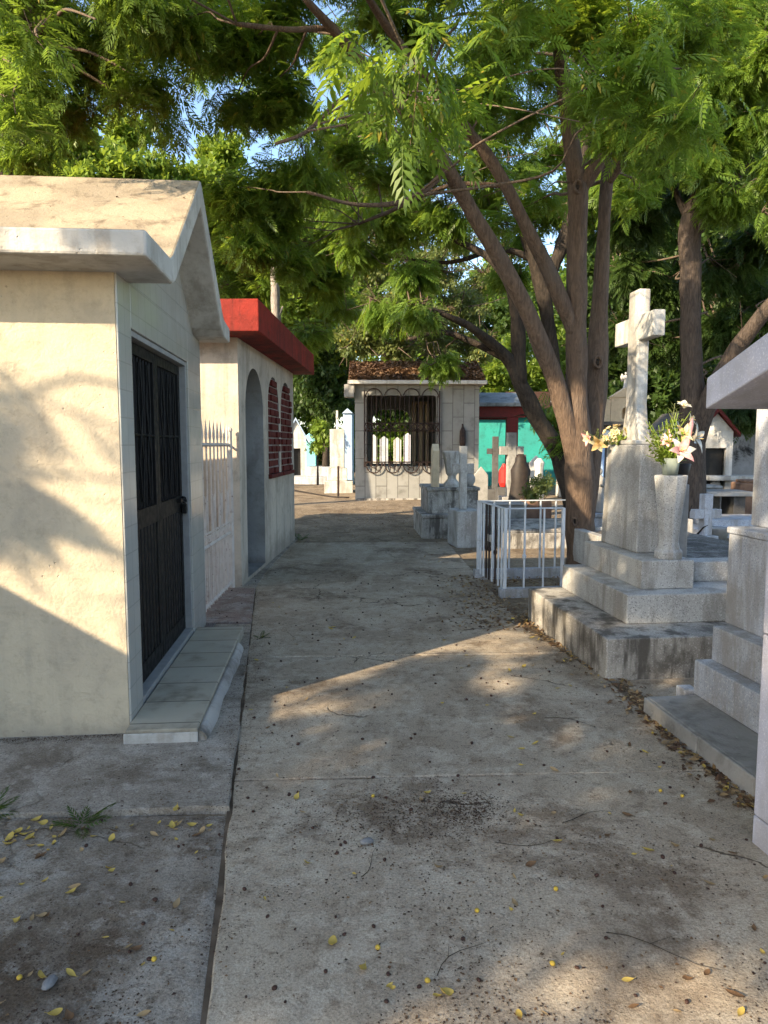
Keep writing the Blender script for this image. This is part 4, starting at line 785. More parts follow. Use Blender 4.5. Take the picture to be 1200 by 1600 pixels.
o = MB(); gbox(0.22, 0.22, 0.62, o); gbox(0.3, 0.3, 0.12, o); T = place(o.build('grave_post', M['cross_stone'], None, 0.01), 1069, 9.6, -0.02, 8); tag(T, 'short pale stone post just right of the faceted vase', 'post')
o = MB(); o.tube([(0, 0, 0), (0.05, 0, 0.25), (-0.05, 0.05, 0.5), (0.02, 0, 0.75)], [0.03, 0.02, 0.015, 0.006], 6); o.tube([(0.03, 0, 0.22), (0.2, 0, 0.42), (0.26, 0, 0.45)], [0.02, 0.012, 0.004], 6); o.tube([(-0.03, 0, 0.45), (-0.16, 0, 0.55)], [0.014, 0.005], 6); T = place(o.build('dead_plant', M['bark_dark'], None, smooth=True), 1083, 10.3, -0.02); tag(T, 'bare dark dead plant stem between vase and small cross', 'plant')

for px, w, h, d, mt, txt in ((584, 0.26, 2.0, 27.5, 'white_stone2', 'white upright headstone seen through the left of the chapel grille'), (600, 0.34, 1.95, 29, 'blue_grey', 'pale blue grey headstone seen through the chapel grille'), (621, 0.30, 1.9, 28, 'white_stone2', 'white headstone seen through the middle of the chapel grille'), (637, 0.3, 2.05, 27, 'lavender', 'lavender white headstone seen through the right of the chapel grille')):
    o = MB(); o.prism([(-w / 2, 0), (w / 2, 0), (w / 2, h - 0.12), (0, h), (-w / 2, h - 0.12)], 'y', -0.1, 0.1); gbox(w + 0.3, 0.6, 0.35, o, 0, 0.0, -0.1); T = place(o.build('headstone', M[mt], None, 0.01), px, d, 0.0); tag(T, txt, 'headstone')
# ================================================================ FOLIAGE
def neem_template():
    V, F_ = [], []; n = 6
    def leaflet(x, z, s, L, ang):
        d = np.array([math.cos(ang), s * math.sin(ang), -0.22]); d /= np.linalg.norm(d); sd = np.array([-d[1], d[0], 0.0]); b = len(V)
        p = np.array([x, 0, z]); m = p + d * L * 0.42; w = L * 0.135
        V.extend([p, m + sd * w + [0, 0, .012], p + d * L + sd * s * -L * 0.12 + [0, 0, -L * 0.12], m - sd * w + [0, 0, .012]]); F_.append((b, b + 1, b + 2, b + 3))
    for i in range(n):
        x = 0.18 + 0.75 * i / (n - 1); z = -0.28 * x * x; L = 0.30 * (0.75 + 0.5 * math.sin(math.pi * (i + 0.7) / n))
        for s in (-1, 1): leaflet(x + 0.03 * s, z, s, L, 0.95 - 0.06 * i)
    leaflet(0.97, -0.27, 1, 0.28, 0.15)
    b = len(V); V.extend([np.array(p) for p in ((0, .006, 0), (0, -.006, 0), (0.6, -.004, -.10), (0.6, .004, -.10), (0.98, 0.002, -.27), (0.98, -.002, -.27))]); F_.extend([(b, b + 1, b + 2, b + 3), (b + 3, b + 2, b + 5, b + 4)])
    return np.array(V), np.array(F_)
def spray_template(n=6, lw=0.42, seed=3):
    r = random.Random(seed); V, F_ = [], []
    for i in range(n):
        a = r.uniform(0, 6.28); x = i / n * 0.8; L = r.uniform(0.30, 0.45); d = np.array([r.uniform(0.1, 0.7), math.cos(a) * 0.8, math.sin(a) * 0.8]); d /= np.linalg.norm(d)
        up = np.array([0, r.uniform(-.4, .4), 1.0]); sd = np.cross(d, up); sd /= np.linalg.norm(sd); p = np.array([x, 0, -0.1 * x]); m = p + d * L * 0.5; w = L * lw * 0.5; b = len(V)
        V.extend([p, m + sd * w, p + d * L - np.array([0, 0, L * .1]), m - sd * w]); F_.append((b, b + 1, b + 2, b + 3))
    return np.array(V), np.array(F_)
NEEM, SPRAY, SPRAYW = neem_template(), spray_template(), spray_template(6, 0.7, 8)
def frames(d, roll=0.6):
    d = d / np.linalg.norm(d, axis=1, keepdims=True); n = len(d)
    up = np.stack([rng.normal(0, roll * 0.6, n), rng.normal(0, roll * 0.6, n), np.ones(n)], 1)
    z = up - d * np.sum(up * d, 1, keepdims=True); z /= np.linalg.norm(z, axis=1, keepdims=True) + 1e-9
    return np.stack([d, np.cross(z, d), z], 2)
def foliage(name, mat, P, Rm, S, tpl, parent=None):
    V, F_ = tpl; n = len(P)
    W = np.einsum('nij,kj->nki', Rm, V) * S[:, None, None] + P[:, None, :]
    vs = W.reshape(-1, 3).astype(np.float32); fs = (F_[None] + (np.arange(n) * len(V))[:, None, None]).reshape(-1, 4).astype(np.int32)
    me = bpy.data.meshes.new(name); me.vertices.add(len(vs)); me.vertices.foreach_set('co', vs.ravel())
    me.loops.add(fs.size); me.loops.foreach_set('vertex_index', fs.ravel()); me.polygons.add(len(fs))
    me.polygons.foreach_set('loop_start', np.arange(0, fs.size, 4, dtype=np.int32)); me.update(calc_edges=True); me.validate()
    me.materials.append(mat); o = bpy.data.objects.new(name, me); C.objects.link(o)
    if parent is not None: o.parent = parent
    return o
def sample_blob(c, r, n, hole=0.0, freq=0.9, shell=0.5):
    out = []; c = np.array(c); r = np.array(r); off = rng.uniform(0, 50, 3)
    tries = 0
    while len(out) < n and tries < n * 12:
        tries += 1; v = rng.normal(0, 1, 3); v /= np.linalg.norm(v); q = v * rng.uniform(0, 1) ** shell * r
        p = c + q
        if hole and mnoise.noise(Vector((p + off) * freq)) < hole - 0.5: continue
        out.append(p)
    return np.array(out).reshape(-1, 3)
def tree(label, name, mat_bark, mat_leaf, limbs, blobs, tpl, size, per=7, twig=0.25, droop=0.6, hole=0.35, twr=0.004, sides=10, roll=0.8, seg=5, bare=0, group=None, stems=True, keep=None):
    T = thing(name, label, 'tree', limbs[0][0][0] if False else (0, 0, 0), 0, group)
    base = limbs[0][0][0]; T.location = (base[0], base[1], 0); off = Vector((base[0], base[1], 0))
    mb = MB(); nodes = []
    for pts, rad in limbs:
        p, r_ = smooth_line(pts, rad, seg); p = [q - off for q in p]; mb.tube(p, r_, sides, 0, True, 0.22); nodes += list(zip(p, r_))
    mb.build('trunk', mat_bark, T, smooth=True)
    tw = MB(); PP, DD, SS = [], [], []
    NP = np.array([list(q) for q, _ in nodes])
    for c, r_, n in blobs:
        c = Vector(c) - off; r3 = (r_, r_, r_ * 0.8) if not isinstance(r_, tuple) else r_
        k = int(np.argmin(np.linalg.norm(NP - np.array(c), axis=1))); a = Vector(NP[k]); rr = min(nodes[k][1] * 0.55, 0.012 + 0.006 * (a - c).length)
        if stems and (a - c).length > 0.15:
            l_ = (a - c).length; wv = lambda s_: Vector((random.uniform(-1, 1), random.uniform(-1, 1), random.uniform(-.3, 1))) * l_ * s_
            p, q = smooth_line([a, a.lerp(c, .3) + wv(.06), a.lerp(c, .55) + wv(.09), a.lerp(c, .8) + wv(.05), c], [rr, rr * 0.85, rr * 0.7, rr * 0.5, rr * 0.3], 4); tw.tube(p, q, 6, 0, False)
        pts = sample_blob(c, r3, n, hole)
        for i, p in enumerate(pts):
            p = Vector(p); o = (p - c); o = (o.normalized() if o.length > 1e-4 else Vector((0, 0, 1))) + Vector((random.gauss(0, .4), random.gauss(0, .4), 0.15)); o.normalize()
            b = p - o * twig
            if stems and twr and i % 2 == 0:
                s0 = c.lerp(b, 0.25); tw.tube([s0, b.lerp(s0, 0.4) + Vector((0, 0, 0.06)), p], [twr * 1.6, twr * 1.2, twr * 0.6], 4, 0, False)
            az0 = random.uniform(0, 6.28)
            for j in range(per):
                t = (j + 0.5) / per; az = az0 + j * 2.4
                d = o * 0.55 + Vector((math.cos(az), math.sin(az), 0)) * 0.8 + Vector((0, 0, -droop * random.uniform(0.5, 1.3)))
                q_ = b.lerp(p, t) + Vector((random.gauss(0, 1), random.gauss(0, 1), random.gauss(0, .7))) * twig * 0.16
                if keep and not keep(q_ + off): continue
                PP.append(q_); DD.append(d); SS.append(size * random.uniform(0.55, 1.2))
        for i in range(bare):
            e = c + Vector((random.gauss(0, 1), random.gauss(0, 1), random.gauss(0, .7))) * r3[0] * 0.7; m_ = c.lerp(e, 0.5) + Vector((random.gauss(0, .2), random.gauss(0, .2), random.gauss(0, .2)))
            tw.tube([c, m_, e], [twr * 2.2, twr * 1.5, twr * 0.6], 4, 0, False)
    if tw.f: tw.build('branches', M['twig'], T, smooth=True)
    foliage('crown', mat_leaf, np.array([list(p) for p in PP]), frames(np.array([list(p) for p in DD]), roll), np.array(SS), tpl, T)
    return T
def limb(pts): # (px, py, distance, radius in photo pixels)
    return [at(x, y, d) for x, y, d, r in pts], [r * d / FPX for x, y, d, r in pts]
def blob(px, py, d, rp, n, sq=0.8):
    r = rp * d / FPX; return (at(px, py, d), (r, r, r * sq), n)

# --- the big forked neem beside the monument
base = Vector((2.21, 8.05, -0.06))
L1 = limb([(908, 860, 8.03, 23.5), (906, 790, 8.02, 22.5), (905, 730, 8.0, 22), (902, 660, 8.0, 19.5), (901, 590, 8.0, 16.5), (901, 480, 8.0, 15.5), (902, 380, 8.0, 15.5), (903, 288, 8.0, 15.5)])
L1 = ([base] + L1[0], [0.21] + L1[1])
main_limbs = [L1,
    limb([(903, 290, 8.0, 15), (889, 200, 7.9, 12), (876, 95, 7.7, 10), (868, 0, 7.4, 8), (860, -110, 7.0, 5)]),
    limb([(904, 296, 8.0, 12), (930, 262, 7.9, 10), (953, 215, 7.8, 8), (972, 140, 7.5, 6), (985, 40, 7.0, 5)]),
    limb([(912, 810, 8.08, 16), (922, 720, 8.15, 17), (931, 600, 8.25, 17), (936, 500, 8.3, 14), (942, 390, 8.3, 10), (948, 280, 8.3, 9), (953, 225, 8.3, 8), (965, 120, 8.2, 6)]),
    limb([(948, 285, 8.3, 8), (975, 248, 8.1, 8), (1012, 205, 7.9, 8), (1035, 165, 7.7, 7), (1080, 80, 7.2, 5)]),
    limb([(906, 765, 8.0, 15), (893, 690, 7.96, 15), (871, 605, 7.9, 14), (846, 540, 7.8, 13.5), (815, 470, 7.7, 12.5), (788, 418, 7.6, 11.5), (758, 366, 7.5, 12), (728, 315, 7.4, 11), (698, 262, 7.2, 11), (665, 208, 7.0, 10), (636, 178, 6.9, 10), (598, 140, 6.8, 9), (562, 95, 6.6, 8), (528, 55, 6.4, 7), (470, -10, 6.0, 5)]),
    limb([(898, 520, 8.0, 13), (882, 482, 7.95, 12), (852, 412, 7.9, 11), (820, 350, 7.8, 10), (790, 290, 7.7, 9), (760, 240, 7.6, 9), (734, 208, 7.5, 8), (690, 150, 7.2, 8), (640, 90, 6.9, 7), (600, 35, 6.6, 6), (560, -30, 6.2, 5)]),
    limb([(700, 265, 7.2, 5), (640, 312, 7.0, 4), (560, 320, 6.8, 3), (480, 300, 6.6, 2)]),
    limb([(560, 92, 6.6, 4), (520, 48, 6.4, 4), (450, 46, 6.2, 4), (370, 38, 6.0, 3)]),
    limb([(598, 140, 6.8, 4), (540, 150, 6.5, 3), (480, 205, 6.3, 3), (430, 225, 6.2, 2)]),
    limb([(790, 290, 7.7, 4), (700, 290, 8.0, 3), (610, 330, 8.3, 3), (560, 350, 8.5, 2)])]
mbl = []
for q in [(440, 30, 7.4, 80, 28), (380, 60, 7.0, 75, 28), (280, 40, 6.6, 75, 20), (430, 150, 7.2, 62, 20), (360, 165, 7.4, 50, 13), (480, 260, 7.6, 60, 20), (420, 285, 7.8, 60, 22), (365, 305, 7.6, 46, 17), (380, 375, 7.8, 44, 16), (430, 340, 8.0, 46, 15),
          (450, 400, 8.2, 42, 12), (590, 10, 8.6, 70, 22), (540, 230, 8.6, 46, 10), (600, 265, 8.6, 48, 10), (660, 40, 8.8, 58, 16), (720, 20, 7.2, 65, 16), (705, 130, 8.2, 42, 9), (760, 150, 7.6, 46, 12), (800, 40, 7.4, 70, 20), (825, 170, 8.2, 46, 9),
          (920, 30, 6.6, 75, 18), (935, 150, 6.8, 46, 10), (985, 60, 6.2, 70, 17), (965, 205, 6.6, 36, 7), (1010, 160, 6.4, 46, 10), (1060, 60, 6.8, 62, 15), (1120, 20, 7.2, 70, 16), (1030, 230, 7.0, 30, 5), (880, -70, 7.0, 100, 22), (700, -70, 7.0, 110, 22), (520, -70, 6.8, 110, 22), (1000, -80, 6.2, 110, 20),
          (850, 300, 9.6, 50, 8), (780, 340, 9.8, 45, 8), (990, 300, 9.8, 52, 10), (850, 110, 9.6, 80, 16), (930, 0, 9.4, 85, 16), (760, 80, 9.6, 75, 14), (640, 130, 9.6, 60, 12), (560, 330, 9.8, 45, 9)]: mbl.append(blob(*q))
for q in [(905, 190, 4.4, 26, 3), (940, 120, 4.6, 45, 4), (1000, 110, 4.5, 50, 5), (690, 165, 5.2, 26, 3), (800, 0, 4.8, 60, 5), (1060, 180, 4.6, 36, 4)]: mbl.append(blob(*q))
for q in [(0.5, 6.0, 7.2), (2.0, 6.5, 7.6), (-0.8, 7.2, 7.8), (1.0, 8.6, 8.4), (3.2, 7.6, 8.2), (-0.2, 4.6, 6.2), (1.6, 4.6, 6.0), (-1.4, 2.2, 6.0), (-0.4, 2.9, 6.3), (0.7, 3.4, 6.4), (-2.2, 1.3, 6.2), (1.7, 3.6, 6.2)]: mbl.append((Vector(q), (1.0, 1.0, 0.6), 30))  # unseen clumps above the view, added to shade right background and leaves
mbl += [(Vector((-2.35, 4.0, 4.15)), (0.42, 0.3, 0.2), 5)]
tree('big brown neem tree forking into several leaning trunks beside the white railing', 'neem_tree', M['bark'], M['leaf_neem'], main_limbs, [(q_[0], q_[1], int(q_[2] * 1.3)) for q_ in mbl], NEEM, 0.20, per=20, twig=0.45, droop=0.4, hole=0.36, sides=14)

NT_ = [o for o in bpy.data.objects if o.get('category') == 'tree'][0]
for px, py, dd_, r_ in ((934, 566, 8.08, 0.05), (903, 292, 7.9, 0.055), (898, 815, 7.83, 0.035)):
    kb = MB(); p_ = at(px, py, dd_) - Vector(NT_.location); q_ = []
    for k_ in range(13):
        an = k_ * math.pi / 6; q_.append(p_ + Vector((r_ * 0.75 * math.cos(an), -0.01 * math.sin(an * 2), r_ * 1.15 * math.sin(an))))
    kb.tube(q_, r_ * 0.42, 7, 0, False, 0.5); kb.ball((p_.x, p_.y + 0.03, p_.z), r_ * 0.8, 8, 1)
    kb.build('knot', [M['bark'], M['bark_dark']], NT_, smooth=True)
# --- neem rising behind the cream chapel
b_ = [blob(*q[:3], q[3], q[4]) for q in [(40, 40, 7.4, 110, 36), (130, 90, 7.6, 95, 32), (30, 150, 7.4, 95, 32), (200, 40, 7.4, 90, 28), (110, 170, 8.0, 70, 18), (60, 60, 5.0, 70, 6), (20, 150, 5.2, 60, 6), (150, 30, 5.2, 60, 5), (40, 235, 7.4, 60, 10), (230, 130, 7.0, 55, 10), (-60, 100, 6.4, 110, 20), (-20, -40, 6.0, 120, 20), (150, -50, 6.0, 110, 20), (260, 190, 7.5, 40, 5), (330, 0, 9, 70, 22), (250, 20, 9, 60, 18), (420, 20, 9.5, 60, 18)]]
for q in [(-3.2, 3.4, 6.6), (-4.6, 4.6, 7.2), (-2.4, 5.0, 7.2), (-3.8, 6.2, 7.8), (-5.2, 6.6, 7.8), (-2.0, 6.8, 8.2), (-3.2, 8.0, 8.4), (-4.8, 8.4, 8.6), (-1.4, 3.8, 6.0)]: b_.append((Vector(q), (1.1, 1.1, 0.6), 46))  # unseen clumps overhead, added to shade the trunks and right background
for q in [(-4.4, 2.1, 6.8), (-3.6, 2.8, 6.8), (-2.8, 3.5, 6.8), (-2.0, 4.3, 6.9), (-1.2, 5.1, 7.0), (-4.4, 4.1, 7.5), (-3.0, 5.4, 7.5), (-1.6, 6.7, 7.6), (-0.2, 8.0, 7.9)]: b_.append((Vector(q), (0.85, 0.85, 0.5), 46))  # more unseen clumps, placed back along the sun's path to shade trunks
tree('bright neem tree whose boughs hang over the roof of the cream chapel', 'neem_tree', M['bark_grey'], M['leaf_mid'],
     [([Vector((-5.2, 9.0, -0.05)), Vector((-5.1, 8.9, 1.8)), Vector((-4.7, 8.6, 3.4)), Vector((-4.1, 8.0, 4.6)), Vector((-3.4, 7.0, 5.4))], [0.22, 0.18, 0.14, 0.09, 0.04]),
      ([Vector((-5.1, 8.9, 1.8)), Vector((-5.6, 8.3, 3.4)), Vector((-5.6, 7.2, 5.0))], [0.13, 0.10, 0.04])], [(q_[0], q_[1], int(q_[2] * 1.3)) for q_ in b_], NEEM, 0.20, per=19, twig=0.45, hole=0.36, droop=0.4)

# --- background trees
def far_tree(label, name, px, d, bark, leaf, blobs, size, tpl=SPRAY, per=9, rt=0.16, lean=0, h=4.0, hole=0.42, bare=0, limbs=None, twig=0.5, twr=0.008):
    p = at(px, 700, d); base = Vector((p.x, d, -0.05))
    lim = limbs or [([base, base + Vector((lean * .3, 0, h * .35)), base + Vector((lean * .7, 0.1, h * .7)), base + Vector((lean, 0.2, h))], [rt, rt * .85, rt * .65, rt * .35])]
    return tree(label, name, bark, leaf, lim, [blob(*q[:3], q[3], q[4]) for q in blobs], tpl, size, per=per, twig=twig, droop=0.35, hole=hole, twr=twr, sides=10, bare=bare)
far_tree('sunlit yellow green broadleaf tree behind the cream chapel roof', 'broadleaf_tree', 120, 15, M['bark_grey'], M['leaf_bright'],
         [(40, 240, 14, 55, 90), (110, 225, 14.5, 50, 80), (20, 300, 14, 60, 70), (110, 285, 14, 55, 80), (190, 270, 14.5, 50, 80), (250, 290, 15, 50, 80), (200, 205, 16, 40, 50), (320, 290, 15.5, 45, 60), (350, 240, 16, 40, 40), (350, 350, 16, 60, 90), (70, 170, 16, 40, 40), (-50, 260, 14, 70, 70)], 0.36, SPRAYW, per=11, rt=0.2, h=5, hole=0.4)
far_tree('leafy tree with dark drooping boughs just behind the red roof', 'broadleaf_tree', 300, 17, M['bark_dark'], M['leaf_mid'],
         [(400, 330, 15, 60, 70), (455, 300, 15.5, 60, 70), (470, 380, 16, 55, 70), (430, 430, 16, 50, 70), (500, 440, 17, 50, 70), (380, 430, 17, 50, 60), (480, 520, 18, 40, 60), (360, 400, 16, 40, 50), (520, 360, 16, 55, 60), (350, 300, 16, 35, 26), (530, 400, 17.5, 45, 44), (535, 475, 18, 34, 36), (398, 455, 16.5, 60, 50), (502, 430, 17, 60, 50), (300, 420, 15.5, 60, 40)], 0.30, NEEM, per=8, rt=0.18, h=5)
o = MB(); p, r_ = smooth_line([at(431, 560, 14.5) * 1.0, at(431, 490, 14.5), at(429, 440, 14.5), at(427, 396, 14.5)], [0.10, 0.10, 0.085, 0.06]); p[0].z = p[0].z
p = [Vector((p[0].x, p[0].y, -0.05)), Vector((p[0].x, p[0].y, 1.5))] + p; r_ = [0.13, 0.12] + r_
o.tube(p, r_, 9, 0, True, 0.5); o.tube([p[6], p[6] + Vector((0.14, 0, 0.3))], [0.05, 0.02], 6); dt = o.build('dead_tree', M['dead_wood'], None, smooth=True); tag(dt, 'bare grey dead trunk standing up behind the red roof', 'tree')
far_tree('bright yellow green tree far behind the red roofed tomb', 'broadleaf_tree', 440, 27, M['bark_grey'], M['leaf_bright'],
         [(370, 460, 26, 45, 80), (410, 500, 27, 45, 80), (470, 470, 27, 45, 80), (455, 430, 28, 45, 70), (510, 400, 28, 50, 80), (520, 470, 28, 45, 80), (500, 560, 29, 40, 60), (400, 400, 28, 50, 70), (540, 540, 30, 45, 60), (340, 430, 27, 40, 50), (450, 340, 30, 55, 70), (530, 320, 30, 50, 60)], 0.55, SPRAYW, per=10, rt=0.25, h=6, hole=0.42)
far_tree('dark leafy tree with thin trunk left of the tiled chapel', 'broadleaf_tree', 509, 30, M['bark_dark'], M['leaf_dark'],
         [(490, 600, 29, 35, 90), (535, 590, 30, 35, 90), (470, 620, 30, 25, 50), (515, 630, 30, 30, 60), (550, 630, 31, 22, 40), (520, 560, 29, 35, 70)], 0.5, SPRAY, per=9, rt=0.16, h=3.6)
far_tree('small bright green shrub beside the pale blue roofed niche', 'shrub', 496, 28, M['bark_dark'], M['leaf_bright'], [(496, 668, 28, 18, 60), (490, 690, 28, 13, 30), (506, 680, 28, 12, 24)], 0.4, SPRAY, per=7, rt=0.05, h=1.2, twig=0.3, twr=0)
far_tree('twiggy grey green tree spreading over the tiled chapel roof', 'broadleaf_tree', 690, 27, M['bark_grey'], M['leaf_olive'],
         [(570, 420, 25, 50, 80), (620, 380, 25, 55, 90), (680, 420, 25, 50, 70), (600, 480, 25, 50, 80), (660, 500, 25, 50, 80), (560, 530, 26, 40, 70), (720, 480, 26, 50, 70), (620, 550, 26, 40, 70), (690, 555, 26, 40, 60), (740, 540, 26, 40, 60), (760, 430, 27, 45, 50), (550, 350, 27, 50, 60), (640, 320, 27, 50, 60), (720, 380, 27, 50, 50), (790, 380, 28, 45, 30), (585, 300, 27, 50, 50)], 0.34, SPRAY, per=15, rt=0.2, h=6, hole=0.44, bare=22, twr=0.013)
tree('dark leaning rough trunk tree behind the white railing', 'leaning_tree', M['bark_dark'], M['leaf_mid'],
     [([Vector((4.05, 14.4, -0.05))] + limb([(890, 760, 14.4, 18), (876, 715, 14.3, 15), (856, 680, 14.2, 14), (835, 645, 14.1, 13), (813, 600, 14, 11.5), (797, 565, 14, 10.5), (770, 538, 13.8, 8), (733, 510, 13.5, 6), (690, 490, 13.2, 4), (640, 470, 13, 2.5)])[0], [0.28] + limb([(890, 760, 14.4, 18), (876, 715, 14.3, 15), (856, 680, 14.2, 14), (835, 645, 14.1, 13), (813, 600, 14, 11.5), (797, 565, 14, 10.5), (770, 538, 13.8, 8), (733, 510, 13.5, 6), (690, 490, 13.2, 4), (640, 470, 13, 2.5)])[1]),
      limb([(812, 600, 14, 12), (810, 540, 14, 11), (808, 487, 14, 11), (795, 440, 14, 9), (760, 400, 14, 6), (700, 370, 14, 4)]),
      limb([(874, 715, 14.3, 10), (873, 640, 14.5, 9), (865, 560, 14.6, 9), (851, 470, 14.6, 11), (836, 405, 14.5, 12), (815, 345, 14.4, 10), (790, 290, 14.2, 8), (740, 220, 14, 5)]),
      limb([(850, 470, 14.6, 10), (862, 425, 14.6, 10), (878, 385, 14.6, 10), (890, 340, 14.6, 9), (905, 270, 14.5, 7), (930, 180, 14.3, 5)]),
      limb([(836, 405, 14.5, 6), (780, 390, 14.6, 4), (700, 410, 14.8, 3), (600, 400, 15, 2)]), limb([(790, 560, 14, 6), (700, 520, 14, 4), (640, 530, 13.8, 3)])],
     [blob(*q[:3], q[3], q[4]) for q in [(640, 420, 13.5, 45, 40), (700, 330, 14, 55, 46), (610, 340, 14, 50, 44), (560, 390, 14.5, 45, 40), (590, 470, 14, 35, 30), (690, 560, 15, 32, 30), (660, 480, 13, 30, 20), (760, 300, 14.5, 45, 26), (820, 260, 15, 50, 30), (760, 200, 14.5, 60, 36), (870, 230, 15, 40, 20), (940, 150, 14.5, 60, 30), (650, 230, 14.5, 60, 40), (560, 260, 15, 60, 40), (860, 640, 14.4, 12, 10), (880, 680, 14.2, 12, 10), (600, 150, 15, 60, 40), (760, 100, 15, 70, 40), (880, 60, 15, 70, 40), (850, 330, 15.5, 45, 30), (800, 420, 15.5, 35, 24), (905, 330, 15.5, 40, 24), (520, 60, 15, 70, 40), (420, 130, 15, 60, 40), (330, 90, 15.5, 50, 30), (600, 210, 13, 60, 34), (680, 260, 13.5, 50, 30), (540, 300, 13.5, 50, 34), (750, 250, 13.5, 50, 26), (640, 330, 15, 50, 30), (560, 180, 14, 60, 34), (500, 200, 14.5, 60, 34), (700, 170, 14, 60, 34), (830, 360, 15.2, 40, 24)]],
     NEEM, 0.36, per=8, twig=0.4, hole=0.42, twr=0.007, bare=10)
far_tree('sunlit green bush mass behind the teal building', 'broadleaf_tree', 780, 33, M['bark_grey'], M['leaf_bright'],
         [(770, 580, 32, 32, 60), (820, 590, 33, 30, 50), (860, 560, 33, 35, 50), (780, 615, 32, 22, 40), (890, 600, 34, 40, 60), (850, 620, 33, 25, 40), (940, 610, 35, 40, 60), (800, 540, 34, 30, 40), (900, 530, 35, 40, 36), (980, 600, 34, 35, 60), (1030, 600, 34, 35, 60), (1020, 560, 35, 30, 40), (870, 490, 36, 30, 14)], 0.55, SPRAYW, per=9, rt=0.2, h=4.5)
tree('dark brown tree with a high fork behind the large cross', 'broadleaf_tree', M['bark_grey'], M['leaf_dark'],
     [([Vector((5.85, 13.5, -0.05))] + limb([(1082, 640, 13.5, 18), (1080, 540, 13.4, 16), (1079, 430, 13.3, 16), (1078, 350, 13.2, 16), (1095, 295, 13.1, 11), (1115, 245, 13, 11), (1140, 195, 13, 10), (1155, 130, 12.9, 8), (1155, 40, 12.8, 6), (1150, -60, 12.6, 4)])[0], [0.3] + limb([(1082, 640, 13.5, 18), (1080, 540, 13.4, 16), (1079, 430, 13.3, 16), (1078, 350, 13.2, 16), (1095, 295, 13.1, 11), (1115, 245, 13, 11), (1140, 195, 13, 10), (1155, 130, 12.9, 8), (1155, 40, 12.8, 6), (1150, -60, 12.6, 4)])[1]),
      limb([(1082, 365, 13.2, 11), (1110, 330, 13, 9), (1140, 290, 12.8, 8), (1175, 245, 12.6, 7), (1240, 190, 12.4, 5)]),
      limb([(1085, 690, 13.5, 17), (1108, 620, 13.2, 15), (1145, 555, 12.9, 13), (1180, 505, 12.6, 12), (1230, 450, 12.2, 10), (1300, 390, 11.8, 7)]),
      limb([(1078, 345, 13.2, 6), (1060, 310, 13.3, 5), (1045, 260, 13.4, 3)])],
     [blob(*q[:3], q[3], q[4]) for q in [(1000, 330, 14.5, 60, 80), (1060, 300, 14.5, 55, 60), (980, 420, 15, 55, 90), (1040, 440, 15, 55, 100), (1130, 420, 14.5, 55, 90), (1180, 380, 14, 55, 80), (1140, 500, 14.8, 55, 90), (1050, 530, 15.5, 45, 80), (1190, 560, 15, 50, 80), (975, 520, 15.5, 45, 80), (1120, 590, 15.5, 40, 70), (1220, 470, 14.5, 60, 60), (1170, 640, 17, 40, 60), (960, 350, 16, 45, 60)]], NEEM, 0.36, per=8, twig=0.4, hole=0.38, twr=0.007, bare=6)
b_ = [blob(*q[:3], q[3], q[4]) for q in [(1120, 130, 12, 60, 60), (1180, 180, 12, 55, 60), (1150, 60, 12.2, 60, 60), (1190, 90, 11.5, 60, 60), (1060, 180, 12.5, 60, 70), (1020, 240, 13, 55, 70), (1100, 250, 12.5, 50, 56), (1150, 300, 12.4, 50, 56), (1190, 330, 12, 45, 50), (1050, 90, 12.5, 65, 60), (1000, 140, 13, 60, 60), (1080, 0, 12, 80, 60), (1180, -30, 12, 80, 60), (1230, 260, 12, 60, 50), (960, 280, 13.5, 45, 50), (1170, 230, 14, 60, 60), (1120, 170, 14.5, 60, 60), (1195, 20, 14, 60, 60), (1030, 30, 14.5, 70, 60), (950, 200, 15, 60, 50)]]
tree('mid green feathery tree filling the upper right corner', 'broadleaf_tree', M['bark_grey'], M['leaf_mid'], [([Vector((8.6, 13.2, -0.05)), Vector((8.4, 13.1, 2.5)), Vector((7.9, 12.8, 4.6)), Vector((7.2, 12.6, 6.5)), Vector((6.4, 12.4, 8.2))], [0.2, 0.17, 0.14, 0.1, 0.05])], b_, NEEM, 0.33, per=9, twig=0.4, hole=0.40, twr=0.006)
# rows of far trees closing the view
fr = random.Random(5)
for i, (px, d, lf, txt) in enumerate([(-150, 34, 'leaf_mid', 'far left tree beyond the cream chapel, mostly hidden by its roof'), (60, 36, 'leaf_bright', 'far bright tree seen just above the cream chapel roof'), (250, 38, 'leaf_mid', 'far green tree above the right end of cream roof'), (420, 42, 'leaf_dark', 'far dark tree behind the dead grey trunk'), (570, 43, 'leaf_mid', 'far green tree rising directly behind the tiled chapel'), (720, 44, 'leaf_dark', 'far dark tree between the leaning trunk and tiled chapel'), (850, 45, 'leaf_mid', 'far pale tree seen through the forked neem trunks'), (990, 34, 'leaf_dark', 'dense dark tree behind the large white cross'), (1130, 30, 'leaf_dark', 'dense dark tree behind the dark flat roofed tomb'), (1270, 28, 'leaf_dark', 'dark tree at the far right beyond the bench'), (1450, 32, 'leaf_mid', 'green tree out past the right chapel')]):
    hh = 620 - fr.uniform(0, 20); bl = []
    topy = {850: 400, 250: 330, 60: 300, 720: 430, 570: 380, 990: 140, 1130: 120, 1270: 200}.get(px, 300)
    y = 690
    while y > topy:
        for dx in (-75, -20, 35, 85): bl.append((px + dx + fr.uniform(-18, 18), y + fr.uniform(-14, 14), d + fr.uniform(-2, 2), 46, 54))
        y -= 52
    far_tree(txt, 'broadleaf_tree', px, d, M['bark_dark'], M[lf], bl, 0.75, SPRAYW, per=7, rt=0.3, h=6, hole=0.38, twig=0.6, twr=0)
